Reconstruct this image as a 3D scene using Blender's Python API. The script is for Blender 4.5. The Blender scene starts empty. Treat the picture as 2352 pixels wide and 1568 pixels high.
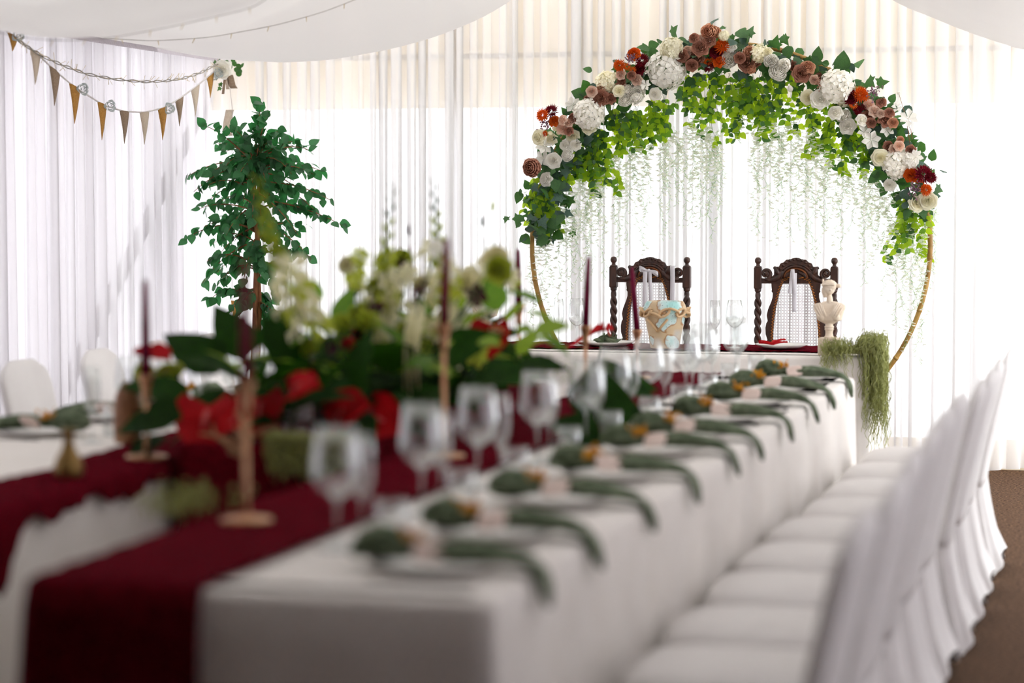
import bpy, math, random
from mathutils import Vector, Matrix, Euler
R = math.radians
random.seed(7)
scene = bpy.context.scene
COL = scene.collection

# ------------------------------------------------------------------ camera
FOC = 85.0 / 36.0 * 2352          # focal length in pixels of the 2352 x 1568 frame
EYE = Vector((0, 0, 1.483))
YAW, PITCH = R(14.4), math.atan(314 / FOC)
cam = bpy.data.cameras.new('camera')
cam.lens, cam.sensor_width = 85.0, 36.0
cam.clip_end = 300
cam.dof.use_dof = True
cam.dof.focus_distance = 12.95
cam.dof.aperture_fstop = 1.4
camo = bpy.data.objects.new('camera', cam)
COL.objects.link(camo)
camo.location = EYE
camo.rotation_euler = (R(90) - PITCH, 0, YAW)
scene.camera = camo
_m = camo.rotation_euler.to_matrix()
RT, UP, FW = _m.col[0].copy(), _m.col[1].copy(), -_m.col[2]

def _ray(px, py):
    return FW + RT * ((px - 1176) / FOC) + UP * ((784 - py) / FOC)
def at(px, py, Y):                 # a point of the photo at a chosen distance down the hall
    r = _ray(px, py); return EYE + r * (Y / r.y)
def onz(px, py, Z):                # a point of the photo on a level of known height
    r = _ray(px, py); return EYE + r * ((Z - EYE.z) / r.z)
def onx(px, py, X):                # a point of the photo on a wall of known X
    r = _ray(px, py); return EYE + r * (X / r.x)

# ------------------------------------------------------------------ world, exposure
w = bpy.data.worlds.new('overcast_sky'); scene.world = w; w.use_nodes = True
w.node_tree.nodes['Background'].inputs[0].default_value = (0.95, 0.97, 1.0, 1)
w.node_tree.nodes['Background'].inputs[1].default_value = 2.2
scene.view_settings.view_transform = 'Standard'
scene.view_settings.look = 'None'
scene.view_settings.gamma = 1.0
scene.view_settings.exposure = 1.08
scene.view_settings.use_curve_mapping = False
cy = scene.cycles
cy.use_denoising = True
cy.max_bounces = 10; cy.diffuse_bounces = 5; cy.glossy_bounces = 4
cy.transmission_bounces = 8; cy.transparent_max_bounces = 32
cy.caustics_reflective = False; cy.caustics_refractive = False
cy.sample_clamp_indirect = 8

# ------------------------------------------------------------------ materials
def lin(h):
    h = h.lstrip('#')
    v = [int(h[i:i + 2], 16) / 255 for i in (0, 2, 4)]
    return tuple(x / 12.92 if x <= .04045 else ((x + .055) / 1.055) ** 2.4 for x in v) + (1,)

def _base(name):
    m = bpy.data.materials.new(name); m.use_nodes = True
    nt = m.node_tree; nt.nodes.clear()
    out = nt.nodes.new('ShaderNodeOutputMaterial')
    return m, nt, out

def _noise_col(nt, c1, c2, scale, detail=4, stretch=None, lo=.35, hi=.65):
    tc = nt.nodes.new('ShaderNodeTexCoord'); src = tc.outputs['Object']
    if stretch:
        mp = nt.nodes.new('ShaderNodeMapping'); mp.inputs['Scale'].default_value = stretch
        nt.links.new(src, mp.inputs[0]); src = mp.outputs[0]
    nz = nt.nodes.new('ShaderNodeTexNoise'); nz.inputs['Scale'].default_value = scale; nz.inputs['Detail'].default_value = detail
    nt.links.new(src, nz.inputs['Vector'])
    rp = nt.nodes.new('ShaderNodeValToRGB')
    rp.color_ramp.elements[0].position = lo; rp.color_ramp.elements[1].position = hi
    rp.color_ramp.elements[0].color = c1; rp.color_ramp.elements[1].color = c2
    nt.links.new(nz.outputs[0], rp.inputs[0])
    return src, nz, rp

def pm(name, c1, c2=None, scale=12, rough=.7, metal=0, bump=0, bscale=60, transl=0, tcol=None, stretch=None, spec=.4, sheen=0, rand=0):
    m, nt, out = _base(name)
    c1 = lin(c1); c2 = lin(c2) if c2 else tuple(min(1, x * 1.12) for x in c1[:3]) + (1,)
    src, nz, rp = _noise_col(nt, c1, c2, scale, stretch=stretch)
    col = rp.outputs[0]
    if rand:
        oi = nt.nodes.new('ShaderNodeObjectInfo'); hs = nt.nodes.new('ShaderNodeHueSaturation')
        mr = nt.nodes.new('ShaderNodeMapRange'); mr.inputs[3].default_value = 1 - rand; mr.inputs[4].default_value = 1 + rand
        nt.links.new(oi.outputs['Random'], mr.inputs[0]); nt.links.new(mr.outputs[0], hs.inputs['Value']); nt.links.new(col, hs.inputs['Color'])
        col = hs.outputs[0]
    p = nt.nodes.new('ShaderNodeBsdfPrincipled')
    p.inputs['Roughness'].default_value = rough; p.inputs['Metallic'].default_value = metal
    p.inputs['Specular IOR Level'].default_value = spec; p.inputs['Sheen Weight'].default_value = sheen
    nt.links.new(col, p.inputs['Base Color'])
    if bump:
        bz = nt.nodes.new('ShaderNodeTexNoise'); bz.inputs['Scale'].default_value = bscale; bz.inputs['Detail'].default_value = 5
        nt.links.new(src, bz.inputs['Vector'])
        b = nt.nodes.new('ShaderNodeBump'); b.inputs['Strength'].default_value = bump; b.inputs['Distance'].default_value = .01
        nt.links.new(bz.outputs[0], b.inputs['Height']); nt.links.new(b.outputs[0], p.inputs['Normal'])
    last = p.outputs[0]
    if transl:
        t = nt.nodes.new('ShaderNodeBsdfTranslucent')
        if tcol: t.inputs[0].default_value = lin(tcol)
        else: nt.links.new(col, t.inputs[0])
        mx = nt.nodes.new('ShaderNodeMixShader'); mx.inputs[0].default_value = transl
        nt.links.new(last, mx.inputs[1]); nt.links.new(t.outputs[0], mx.inputs[2]); last = mx.outputs[0]
    nt.links.new(last, out.inputs[0])
    return m

def sheer(name, col, transp, transl, fine=0.0):
    """woven voile: part open weave, part light scattered through, part scattered back"""
    m, nt, out = _base(name); c = lin(col)
    d = nt.nodes.new('ShaderNodeBsdfDiffuse'); d.inputs[0].default_value = c
    t = nt.nodes.new('ShaderNodeBsdfTranslucent'); t.inputs[0].default_value = c
    a = nt.nodes.new('ShaderNodeMixShader'); a.inputs[0].default_value = transl
    nt.links.new(d.outputs[0], a.inputs[1]); nt.links.new(t.outputs[0], a.inputs[2])
    last = a.outputs[0]
    if transp:
        tr = nt.nodes.new('ShaderNodeBsdfTransparent'); tr.inputs[0].default_value = (1, 1, 1, 1)
        b = nt.nodes.new('ShaderNodeMixShader'); b.inputs[0].default_value = transp
        nt.links.new(last, b.inputs[1]); nt.links.new(tr.outputs[0], b.inputs[2]); last = b.outputs[0]
    nt.links.new(last, out.inputs[0])
    return m

def thin_glass(name, tint=(.96, .975, .97, 1), f=.5, base=.17):
    m, nt, out = _base(name)
    tr = nt.nodes.new('ShaderNodeBsdfTransparent')
    gl = nt.nodes.new('ShaderNodeBsdfGlossy'); gl.inputs['Roughness'].default_value = .03; gl.inputs[0].default_value = (.95, .97, .97, 1)
    lw = nt.nodes.new('ShaderNodeLayerWeight'); lw.inputs['Blend'].default_value = f
    rp = nt.nodes.new('ShaderNodeValToRGB')
    rp.color_ramp.elements[0].color = tint; rp.color_ramp.elements[1].color = (.66, .70, .70, 1)
    rp.color_ramp.elements[0].position = .45; rp.color_ramp.elements[1].position = .98
    nt.links.new(lw.outputs['Facing'], rp.inputs[0]); nt.links.new(rp.outputs[0], tr.inputs[0])
    mr = nt.nodes.new('ShaderNodeMapRange'); mr.inputs[3].default_value = base; mr.inputs[4].default_value = .85
    pw = nt.nodes.new('ShaderNodeMath'); pw.operation = 'POWER'; pw.inputs[1].default_value = 1.7
    nt.links.new(lw.outputs['Facing'], pw.inputs[0]); nt.links.new(pw.outputs[0], mr.inputs[0])
    mx = nt.nodes.new('ShaderNodeMixShader')
    nt.links.new(mr.outputs[0], mx.inputs[0]); nt.links.new(tr.outputs[0], mx.inputs[1]); nt.links.new(gl.outputs[0], mx.inputs[2])
    nt.links.new(mx.outputs[0], out.inputs[0])
    return m

M = {}
M['carpet'] = pm('brown_carpet', '#33231a', '#80624a', scale=75, rough=.95, bump=.9, bscale=120, spec=.1)
M['ground'] = pm('pale_gravel', '#f2f1ee', '#f8f7f4', scale=3, rough=.9)
M['tan_pvc'] = pm('tan_tent_canvas', '#ece0c8', '#f0e6d2', scale=1.5, rough=.6, transl=.46)
M['white_pvc'] = pm('white_tent_canvas', '#eeecee', '#f2f1f2', scale=1.5, rough=.6, transl=.58)
M['roof'] = sheer('white_roof_canvas', '#f4f2ee', .08, .255)
M['added_room'] = pm('added_room_brown', '#6a4632', '#7c543c', scale=6, rough=.6, stretch=(1, 1, 8))  # brown for the unseen room added to dim the near end
M['alu'] = pm('aluminium', '#8e8f92', '#a2a3a6', scale=20, rough=.45, metal=.6)
M['pane'] = thin_glass('clear_window_film', (.98, .985, .99, 1), .2, .03)
M['voile'] = sheer('white_voile', '#faf8f8', .17, .13)
M['voile_side'] = sheer('white_voile_lined', '#f8f6f8', .15, .55)
M['liner'] = sheer('white_ceiling_liner', '#e4e1df', .05, .30)
M['ruffle'] = sheer('lilac_white_ruffle', '#dcd6da', 0, .3)
M['cloth'] = pm('white_table_linen', '#f0eae4', '#f4efea', scale=8, rough=.85, bump=.08, bscale=500, spec=.15)
M['cover'] = pm('white_stretch_cover', '#e8e4e2', '#efecea', scale=5, rough=.75, spec=.2)
M['wine'] = pm('burgundy_crinkle_cloth', '#45020e', '#6e0c1e', scale=70, rough=1, bump=1.0, bscale=110, spec=.02)
M['porcelain'] = pm('white_porcelain', '#e9e5e0', '#efece8', rough=.25, spec=.6)
M['sage'] = pm('sage_gauze', '#56634c', '#87937a', scale=30, rough=.95, bump=.7, bscale=140, spec=.05, transl=.12)
M['blush_card'] = pm('blush_paper', '#e6cfc4', '#eddad0', scale=20, rough=.8)
M['ochre'] = pm('ochre_dried_petals', '#c98512', '#e6ab35', scale=40, rough=.8, transl=.2)
M['steel'] = pm('polished_steel', '#b8b8b8', '#c8c8c8', rough=.2, metal=1)
M['glass'] = thin_glass('clear_glass')
M['gold'] = pm('brushed_gold', '#b27f5c', '#cc9e7a', scale=30, rough=.32, metal=.8)
M['candle'] = pm('burgundy_wax', '#6e0430', '#860a3c', scale=10, rough=.5, transl=.3, spec=.2)
M['brass_dark'] = pm('aged_brass', '#7a5f32', '#a08250', scale=14, rough=.4, metal=.7)
M['brown_glaze'] = pm('brown_stoneware', '#7a4f34', '#a57851', scale=9, rough=.45)
M['white_ceramic'] = pm('white_ceramic', '#d9d6db', '#e2dfe2', rough=.4)
M['moss'] = pm('green_moss', '#a8ac62', '#ccd094', scale=60, rough=.95, transl=.3, spec=.05)
M['dry'] = pm('dried_brown_wood', '#8a5f44', '#b98d6c', scale=30, rough=.9)
M['oak'] = pm('dark_carved_oak', '#2a1710', '#48291c', scale=9, rough=.42, stretch=(6, 6, 1), spec=.5)
M['oak_worn'] = pm('worn_oak_edge', '#5d3115', '#7c451c', scale=30, rough=.5)
M['cane'] = pm('woven_cane', '#5c2f34', '#7a4038', scale=80, rough=.6, transl=.1)
M['cane_edge'] = pm('orange_cane_edge', '#a45c12', '#c67a22', scale=60, rough=.6)
M['ribbon'] = pm('white_satin_ribbon', '#dedbe0', '#ebe8ec', scale=4, rough=.4, transl=.25)
M['marble'] = pm('cream_plaster', '#e2d0ba', '#ebdcc9', scale=14, rough=.75, bump=.05, bscale=300)
M['bamboo'] = pm('golden_bamboo', '#8f6a2c', '#b58f4a', scale=14, rough=.45, stretch=(1, 1, 1))
M['burlap_gold'] = pm('ochre_burlap', '#c4924a', '#d4a65c', scale=120, rough=.95, bump=.3, bscale=400, transl=.35)
M['burlap_cream'] = pm('cream_burlap', '#d6c7b4', '#e0d3c2', scale=120, rough=.95, bump=.3, bscale=400, transl=.35)
M['burlap_brown'] = pm('brown_burlap', '#a38c76', '#b59f89', scale=120, rough=.95, bump=.3, bscale=400, transl=.35)
M['cord'] = pm('white_cord', '#ccc6c2', '#d8d3d0', rough=.9)
M['wire'] = pm('grey_twig_wire', '#8a857c', '#a39d92', scale=40, rough=.8)
M['tips'] = pm('straw_light_tips', '#cbb68c', '#d8c8a4', scale=40, rough=.6)
M['rosette'] = pm('pale_blue_gauze', '#b3bdbb', '#c9d0cd', scale=60, rough=.95, transl=.3)
M['bark'] = pm('reddish_bark', '#74452a', '#a06a44', scale=14, rough=.85, bump=.5, bscale=40, stretch=(4, 4, 1))
M['terracotta'] = pm('dark_pot', '#4a4038', '#5a4e44', rough=.7)
M['soil'] = pm('soil', '#2b211a', '#3a2d24', scale=60, rough=1)
M['ficus'] = pm('ficus_leaf', '#2a4a30', '#3f6c46', scale=14, rough=.45, transl=.40, tcol='#48ac5a', rand=.45)
M['ivy'] = pm('dark_ivy_leaf', '#28482a', '#456b38', scale=20, rough=.55, transl=.25, tcol='#5a9a38', rand=.35)
M['lime'] = pm('lime_vine_leaf', '#7fa81c', '#a4c430', scale=14, rough=.5, transl=.6, tcol='#cdee2a', rand=.35)
M['midgreen'] = pm('mid_green_vine_leaf', '#45701f', '#6a9434', scale=14, rough=.5, transl=.45, tcol='#8cc22c', rand=.3)
M['euca'] = pm('eucalyptus_leaf', '#3b5548', '#54705e', scale=14, rough=.6, transl=.2, rand=.25)
M['stem'] = pm('green_stem', '#a4cc90', '#bfe0aa', scale=20, rough=.6, transl=.6)
M['stem_dark'] = pm('dark_green_stem', '#2f4a22', '#45682e', scale=20, rough=.6)
M['wist'] = pm('white_wisteria', '#f8faf0', '#fdfdf6', scale=20, rough=.7, transl=.72)
for nm, a, b, tl in (('white', '#fdf9ef', '#fffdf6', .36), ('cream', '#fbf6da', '#fffbe8', .36), ('mauve', '#a06c58', '#c08a74', .22), ('blush', '#ecc9b2', '#f8e0cf', .3),
                     ('peach', '#cf9474', '#e2ae8e', .3), ('orange', '#c84a0c', '#ea701c', .3), ('burgundy', '#5e0a1c', '#8a1426', .22), ('lavender', '#80586a', '#a07c8c', .25), ('red', '#a60612', '#c8101a', .2),
                     ('green', '#b2bf34', '#cdd65c', .5), ('ivory', '#ece6bc', '#f4f0d2', .5), ('plum', '#35101f', '#4c1a2c', .15), ('pinkish', '#b79a90', '#cbb3a8', .25)):
    M['petal_' + nm] = pm(nm + '_petal', a, b, scale=9, rough=.65, transl=tl, rand=.1, spec=.2)

# the glazed pot: sand body with bubbled turquoise patches rimmed in rust
def pot_mat():
    m, nt, out = _base('sand_glaze_turquoise_patches')
    tc = nt.nodes.new('ShaderNodeTexCoord')
    wn = nt.nodes.new('ShaderNodeTexNoise'); wn.inputs['Scale'].default_value = 16; wn.inputs['Detail'].default_value = 2
    nt.links.new(tc.outputs['Object'], wn.inputs['Vector'])
    acc = None
    for (cx_, cy_, cz_, r_) in ((.055, -.085, .215, .075), (.03, -.10, .150, .050), (.0, -.10, .118, .022), (-.075, -.06, .222, .045), (-.075, -.055, .035, .032), (.065, -.06, .02, .042), (.108, .0, .15, .05), (-.1, .05, .12, .06), (.02, .1, .19, .07)):
        vd = nt.nodes.new('ShaderNodeVectorMath'); vd.operation = 'DISTANCE'; vd.inputs[1].default_value = (cx_, cy_, cz_)
        nt.links.new(tc.outputs['Object'], vd.inputs[0])
        sb = nt.nodes.new('ShaderNodeMath'); sb.operation = 'SUBTRACT'; sb.inputs[0].default_value = r_
        nt.links.new(vd.outputs['Value'], sb.inputs[1])
        if acc is None: acc = sb
        else:
            mxn = nt.nodes.new('ShaderNodeMath'); mxn.operation = 'MAXIMUM'
            nt.links.new(acc.outputs[0], mxn.inputs[0]); nt.links.new(sb.outputs[0], mxn.inputs[1]); acc = mxn
    nz = nt.nodes.new('ShaderNodeMath'); nz.operation = 'MULTIPLY_ADD'; nz.inputs[1].default_value = 4.0
    ad = nt.nodes.new('ShaderNodeMath'); ad.operation = 'MULTIPLY_ADD'; ad.inputs[1].default_value = .55; ad.inputs[2].default_value = .25
    nt.links.new(wn.outputs[0], ad.inputs[0])
    nt.links.new(acc.outputs[0], nz.inputs[0]); nt.links.new(ad.outputs[0], nz.inputs[2])
    rp = nt.nodes.new('ShaderNodeValToRGB'); cr = rp.color_ramp
    cr.elements[0].position = .50; cr.elements[0].color = lin('#cdb592')
    cr.elements[1].position = .57; cr.elements[1].color = lin('#d6e8e6')
    e = cr.elements.new(.53); e.color = lin('#a8743c')
    e = cr.elements.new(.74); e.color = lin('#9fd0cc')
    nt.links.new(nz.outputs[0], rp.inputs[0])
    vo = nt.nodes.new('ShaderNodeTexVoronoi'); vo.inputs['Scale'].default_value = 95
    nt.links.new(tc.outputs['Object'], vo.inputs['Vector'])
    r2 = nt.nodes.new('ShaderNodeValToRGB'); r2.color_ramp.elements[0].position = .12; r2.color_ramp.elements[1].position = .3
    r2.color_ramp.elements[0].color = (1, 1, 1, 1); r2.color_ramp.elements[1].color = (0, 0, 0, 1)
    nt.links.new(vo.outputs[0], r2.inputs[0])
    gt = nt.nodes.new('ShaderNodeMath'); gt.operation = 'GREATER_THAN'; gt.inputs[1].default_value = .575
    nt.links.new(nz.outputs[0], gt.inputs[0])
    ml = nt.nodes.new('ShaderNodeMath'); ml.operation = 'MULTIPLY'
    nt.links.new(gt.outputs[0], ml.inputs[0]); nt.links.new(r2.outputs[0], ml.inputs[1])
    mx = nt.nodes.new('ShaderNodeMixRGB'); mx.inputs[2].default_value = lin('#4d7d80')
    nt.links.new(ml.outputs[0], mx.inputs[0]); nt.links.new(rp.outputs[0], mx.inputs[1])
    p = nt.nodes.new('ShaderNodeBsdfPrincipled'); p.inputs['Roughness'].default_value = .5
    nt.links.new(mx.outputs[0], p.inputs['Base Color'])
    b = nt.nodes.new('ShaderNodeBump'); b.inputs['Strength'].default_value = .4; b.inputs['Distance'].default_value = .006
    nt.links.new(rp.outputs['Color'], b.inputs['Height']); nt.links.new(b.outputs[0], p.inputs['Normal'])
    nt.links.new(p.outputs[0], out.inputs[0])
    return m
M['pot'] = pot_mat()
M['pot_plain'] = pm('sand_glaze', '#cba77c', '#d6b78e', scale=30, rough=.5)

# ------------------------------------------------------------------ mesh helpers
class MB:
    def __init__(s): s.v, s.f = [], []
    def add(s, vs, fs):
        n = len(s.v); s.v.extend([tuple(p) for p in vs]); s.f.extend([tuple(i + n for i in f) for f in fs]); return s
    def box(s, x0, x1, y0, y1, z0, z1):
        return s.add([(x0, y0, z0), (x1, y0, z0), (x1, y1, z0), (x0, y1, z0), (x0, y0, z1), (x1, y0, z1), (x1, y1, z1), (x0, y1, z1)],
                     [(3, 2, 1, 0), (4, 5, 6, 7), (0, 1, 5, 4), (1, 2, 6, 5), (2, 3, 7, 6), (3, 0, 4, 7)])
    def rings(s, rings, closed=True, cap=(True, True)):
        n = len(rings[0]); vs = [p for r in rings for p in r]; fs = []
        for k in range(len(rings) - 1):
            for i in range(n if closed else n - 1):
                j = (i + 1) % n
                fs.append((k * n + i, k * n + j, (k + 1) * n + j, (k + 1) * n + i))
        if cap[0]: fs.append(tuple(range(n - 1, -1, -1)))
        if cap[1]: fs.append(tuple((len(rings) - 1) * n + i for i in range(n)))
        return s.add(vs, fs)
    def lathe(s, prof, n=20, c=(0, 0, 0), cap=(True, True), sx=1, sy=1):
        return s.rings([[(c[0] + r * sx * math.cos(2 * math.pi * i / n), c[1] + r * sy * math.sin(2 * math.pi * i / n), c[2] + z) for i in range(n)] for r, z in prof], True, cap)
    def tube(s, pts, rad, n=6, cap=True, flat=None):
        pts = [Vector(p) for p in pts]; rings = []
        prev = None
        for i, p in enumerate(pts):
            t = (pts[min(i + 1, len(pts) - 1)] - pts[max(i - 1, 0)])
            t = t.normalized() if t.length > 1e-9 else Vector((0, 0, 1))
            if prev is None:
                a = t.cross(Vector((0, 0, 1)) if abs(t.z) < .9 else Vector((1, 0, 0))).normalized()
            else:
                a = (prev - t * prev.dot(t)); a = a.normalized() if a.length > 1e-6 else t.orthogonal().normalized()
            prev = a; b = t.cross(a)
            r = rad[i] if isinstance(rad, (list, tuple)) else rad
            rings.append([p + a * (r * math.cos(2 * math.pi * k / n)) + b * (r * (flat or 1) * math.sin(2 * math.pi * k / n)) for k in range(n)])
        return s.rings(rings, True, (cap, cap))
    def ball(s, c, r, n=10, m=7, sc=(1, 1, 1), rot=None):
        rings = []
        for k in range(1, m):
            t = math.pi * k / m
            rr = []
            for i in range(n):
                a = 2 * math.pi * i / n
                p = Vector((r * sc[0] * math.sin(t) * math.cos(a), r * sc[1] * math.sin(t) * math.sin(a), -r * sc[2] * math.cos(t)))
                if rot: p = rot @ p
                rr.append(Vector(c) + p)
            rings.append(rr)
        return s.rings(rings)
    def grid(s, fn, nu, nv, wrap=False):
        vs = [fn(i / nu, j / nv) for j in range(nv + 1) for i in range(nu + 1)]
        fs = [(j * (nu + 1) + i, j * (nu + 1) + i + 1, (j + 1) * (nu + 1) + i + 1, (j + 1) * (nu + 1) + i) for j in range(nv) for i in range(nu)]
        return s.add(vs, fs)
    def prism(s, poly, y0, y1):           # polygon in (x, z) extruded along y
        n = len(poly)
        vs = [(p[0], y0, p[1]) for p in poly] + [(p[0], y1, p[1]) for p in poly]
        fs = [tuple(range(n)), tuple(range(2 * n - 1, n - 1, -1))] + [(i, i + n, (i + 1) % n + n, (i + 1) % n) for i in range(n)]
        return s.add(vs, fs)
    def merge(s, o, mat=None):
        return s.add([mat @ Vector(p) for p in o.v] if mat else o.v, o.f)
    def mesh(s, name, mat, smooth=True):
        me = bpy.data.meshes.new(name); me.from_pydata(s.v, [], s.f)
        if mat: me.materials.append(M[mat])
        if smooth: me.polygons.foreach_set('use_smooth', [True] * len(me.polygons))
        me.update()
        return me
    def build(s, name, mat, parent=None, smooth=True, loc=None):
        o = bpy.data.objects.new(name, s.mesh(name, mat, smooth)); COL.objects.link(o)
        if parent: o.parent = parent
        if loc: o.location = loc
        return o

def obj(name, me, parent=None, mat4=None):
    o = bpy.data.objects.new(name, me); COL.objects.link(o)
    if parent: o.parent = parent
    if mat4 is not None: o.matrix_local = mat4
    return o
def tag(o, label, cat, group=None, kind=None):
    o['label'] = label; o['category'] = cat
    if group: o['group'] = group
    if kind: o['kind'] = kind
    return o
def thing(name, label, cat, loc=(0, 0, 0), rz=0, group=None):
    o = bpy.data.objects.new(name, None); COL.objects.link(o); o.empty_display_size = .05
    o.location = loc; o.rotation_euler = (0, 0, rz)
    return tag(o, label, cat, group)
def struct(o): o['kind'] = 'structure'; return o
def copy_tree(o, parent=None):
    c = o.copy(); COL.objects.link(c); c.parent = parent
    for ch in list(o.children): copy_tree(ch, c)
    return c
def autosmooth(o, ang=40):
    for p in o.data.polygons: p.use_smooth = True
    o.data.set_sharp_from_angle(angle=R(ang)); return o
def bevel(o, w=.004, seg=2):
    m = o.modifiers.new('bevel', 'BEVEL'); m.width = w; m.segments = seg; m.limit_method = 'ANGLE'; return o
ORD = ['nearest', 'second', 'third', 'fourth', 'fifth', 'sixth', 'seventh', 'eighth', 'ninth', 'farthest']
def U(a, b): return random.uniform(a, b)
def face_mat(pos, normal, spin=0, scale=1.0):
    n = Vector(normal).normalized()
    q = n.to_track_quat('Z', 'Y')
    return Matrix.Translation(pos) @ q.to_matrix().to_4x4() @ Matrix.Rotation(spin, 4, 'Z') @ Matrix.Diagonal((scale, scale, scale, 1)) if not isinstance(scale, tuple) else \
        Matrix.Translation(pos) @ q.to_matrix().to_4x4() @ Matrix.Rotation(spin, 4, 'Z') @ Matrix.Diagonal(scale + (1,))

# ================================================================== the setting
XL, XR, YB, YF = -5.45, 1.10, 13.75, 2.8
XM = -2.17
def slab(name, mat, *b): return struct(MB().box(*b).build(name, mat, smooth=False))
slab('floor', 'carpet', XL - .1, XR + .1, -3.1, YB + .1, -.05, 0)
slab('ground', 'ground', -60, 60, -40, 70, -.12, -.06)
# gable end: canvas above and below a clear window band, aluminium posts and purlin between
gab = MB().prism([(XL, 2.05), (XR, 2.05), (XR, 2.45), (XM, 3.75), (XL, 2.45)], YB, YB + .012)
struct(gab.build('wall_back', 'tan_pvc', smooth=False))
slab('baseboard_back', 'tan_pvc', XL, XR, YB, YB + .012, 0, .17)
posts = [XL, at(1040, 500, 13.7).x, at(1637, 500, 13.7).x, at(2245, 500, 13.7).x, XR]
for i in range(len(posts) - 1):
    slab('window_%d' % (i + 1), 'pane', posts[i] + .03, posts[i + 1] - .03, YB + .002, YB + .006, .17, 2.05)
for i, x in enumerate(posts):
    slab('trim_%d' % (i + 1), 'alu', x - .022, x + .022, YB - .07, YB - .01, 0, 2.5 if i in (0, 4) else 3.0)
slab('trim_6', 'terracotta', XL, XR, YB - .06, YB - .02, 2.335, 2.365)
# long sides
for nm, x, d, k in (('left', XL, -1, 7), ('right', XR, 1, 9)):
    a, b = sorted((x, x + .012 * d))
    YE = YB if d < 0 else 9.7          # unseen opening added in the far right bays to light the hoop
    slab('wall_' + nm, 'white_pvc', a, b, YF, YE, 0, 2.45)
    slab('trim_%d' % k, 'alu', min(x, x - .06 * d), max(x, x - .06 * d), YF, YB, 2.38, 2.45)
for k, yy in ((10, 6.95), (11, 9.74), (12, 13.6)): slab('trim_%d' % k, 'alu', XR - .04, XR + .04, yy - .04, yy + .04, 0, 2.25)
# roof canvas
rf = MB(); z0 = 2.45
rf.add([(XL - .1, YF, z0 - .02), (XM, YF, 3.75), (XM, YB + .1, 3.75), (XL - .1, YB + .1, z0 - .02)], [(0, 1, 2, 3)])
rf.add([(XM, YF, 3.75), (XR + .1, YF, z0 - .02), (XR + .1, YB + .1, z0 - .02), (XM, YB + .1, 3.75)], [(0, 1, 2, 3)])
struct(rf.build('ceiling', 'roof', smooth=False))
# unseen dark room added behind the camera to keep near table fronts dim
slab('wall_added_room_front', 'added_room', XL - .1, XR + .1, -3.1, -3.0, 0, 3.8)
slab('wall_added_room_left', 'added_room', XL - .1, XL, -3.0, YF, 0, 2.75)
slab('wall_added_room_right', 'added_room', XR, XR + .1, -3.0, YF, 0, 2.75)
slab('ceiling_added_room', 'added_room', XL - .1, XR + .1, -3.0, YF, 2.75, 2.85)
struct(MB().prism([(XL - .1, 2.45), (XR + .1, 2.45), (XM, 3.8)], YF - .02, YF).build('wall_gable_added_room', 'added_room', smooth=False))
# wind-bracing strap between the left curtain and the canvas
br = MB(); p0, p1 = onx(478, 262, XL + .065), onx(100, 990, XL + .065); p0.z += .1; p1.z = max(.05, p1.z)
br.tube([p0, p1], [.04, .05], 6, flat=.2)
tag(br.build('bracing_strap', 'terracotta'), 'diagonal wind bracing strap showing through the left curtain', 'strap')

# ------------------------------------------------------------------ curtains
def curtain(label, mat, axis, a0, a1, fix, sgn, z0, z1, wl, amp, seed, top=None):
    rnd = random.Random(seed)
    L = a1 - a0; n = int(L / wl * 11); rows = 9
    ph = [0.]; lam = wl
    for i in range(n):
        if i % 5 == 0: lam = wl * rnd.uniform(.6, 1.6)
        ph.append(ph[-1] + 2 * math.pi * (L / n) / lam)
    c1, c2, c3 = rnd.uniform(0, 6), rnd.uniform(0, 6), rnd.uniform(0, 6)
    mod = [.55 + .45 * math.sin(i * 23.0 / n + c2) * math.sin(i * 7.0 / n + c3) for i in range(n + 1)]
    mb = MB()
    def fn(u, v):
        i = int(round(u * n)); p = ph[i]; a = a0 + L * i / n
        zt = top(a) if top else z1
        z = z0 + (zt - z0) * v
        k = amp * (.5 + .5 * mod[i]) * (1.15 - .4 * v)
        d = k * (math.sin(p + .25 * math.sin(3 * v + c1)) + .35 * math.sin(.41 * p + c1 + v))
        a = a - wl * .20 * (.5 + mod[i]) * math.sin(2 * p + .5)
        a = min(max(a, a0 - .01), a1 + .01)
        zz = z + (.012 * math.sin(p * .3 + c2) if v == 0 else 0)
        return (a, fix + sgn * d, zz) if axis == 'x' else (fix + sgn * d, a, zz)
    mb.grid(fn, n, rows)
    return tag(mb.build('curtain', mat), label, 'curtain', 'voile curtains lining the tent walls')
gz = lambda a: 2.42 + (1 - abs(a - XM) / 3.28) * 1.2
cx = [-5.38, -3.50, -2.10, -.66, 1.03]
for i, lb in enumerate(('white voile curtain behind the potted tree, left end of the back wall', 'white voile curtain seen through the left half of the flower hoop',
                        'white voile curtain seen through the right half of the flower hoop', 'white voile curtain at the right end of the back wall, hem on the carpet')):
    curtain(lb, 'voile', 'x', cx[i] + .004, cx[i + 1] - .004 + (.05 if i == 0 else 0), 13.55 + (.045 if i % 2 else 0), -1, .015, 3, .088, .03, 20 + i, gz)
curtain('white pleated voile curtain on the left wall behind the burlap bunting', 'voile_side', 'y', 10.4, 13.45, XL + .14, 1, .02, 2.36, .12, .028, 31)
curtain('white pleated voile curtain on the left wall before the bunting starts', 'voile_side', 'y', 6.9, 10.38, XL + .14, 1, .02, 2.36, .12, .028, 32)
curtain('white voile curtain on the left wall nearest the added dark room', 'voile_side', 'y', YF + .05, 6.88, XL + .14, 1, .02, 2.36, .14, .028, 33)
curtain('white voile curtain along the aisle side beside the right chairs', 'voile_side', 'y', YF + .05, 9.65, XR - .14, -1, .02, 2.36, .16, .03, 34)

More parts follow.
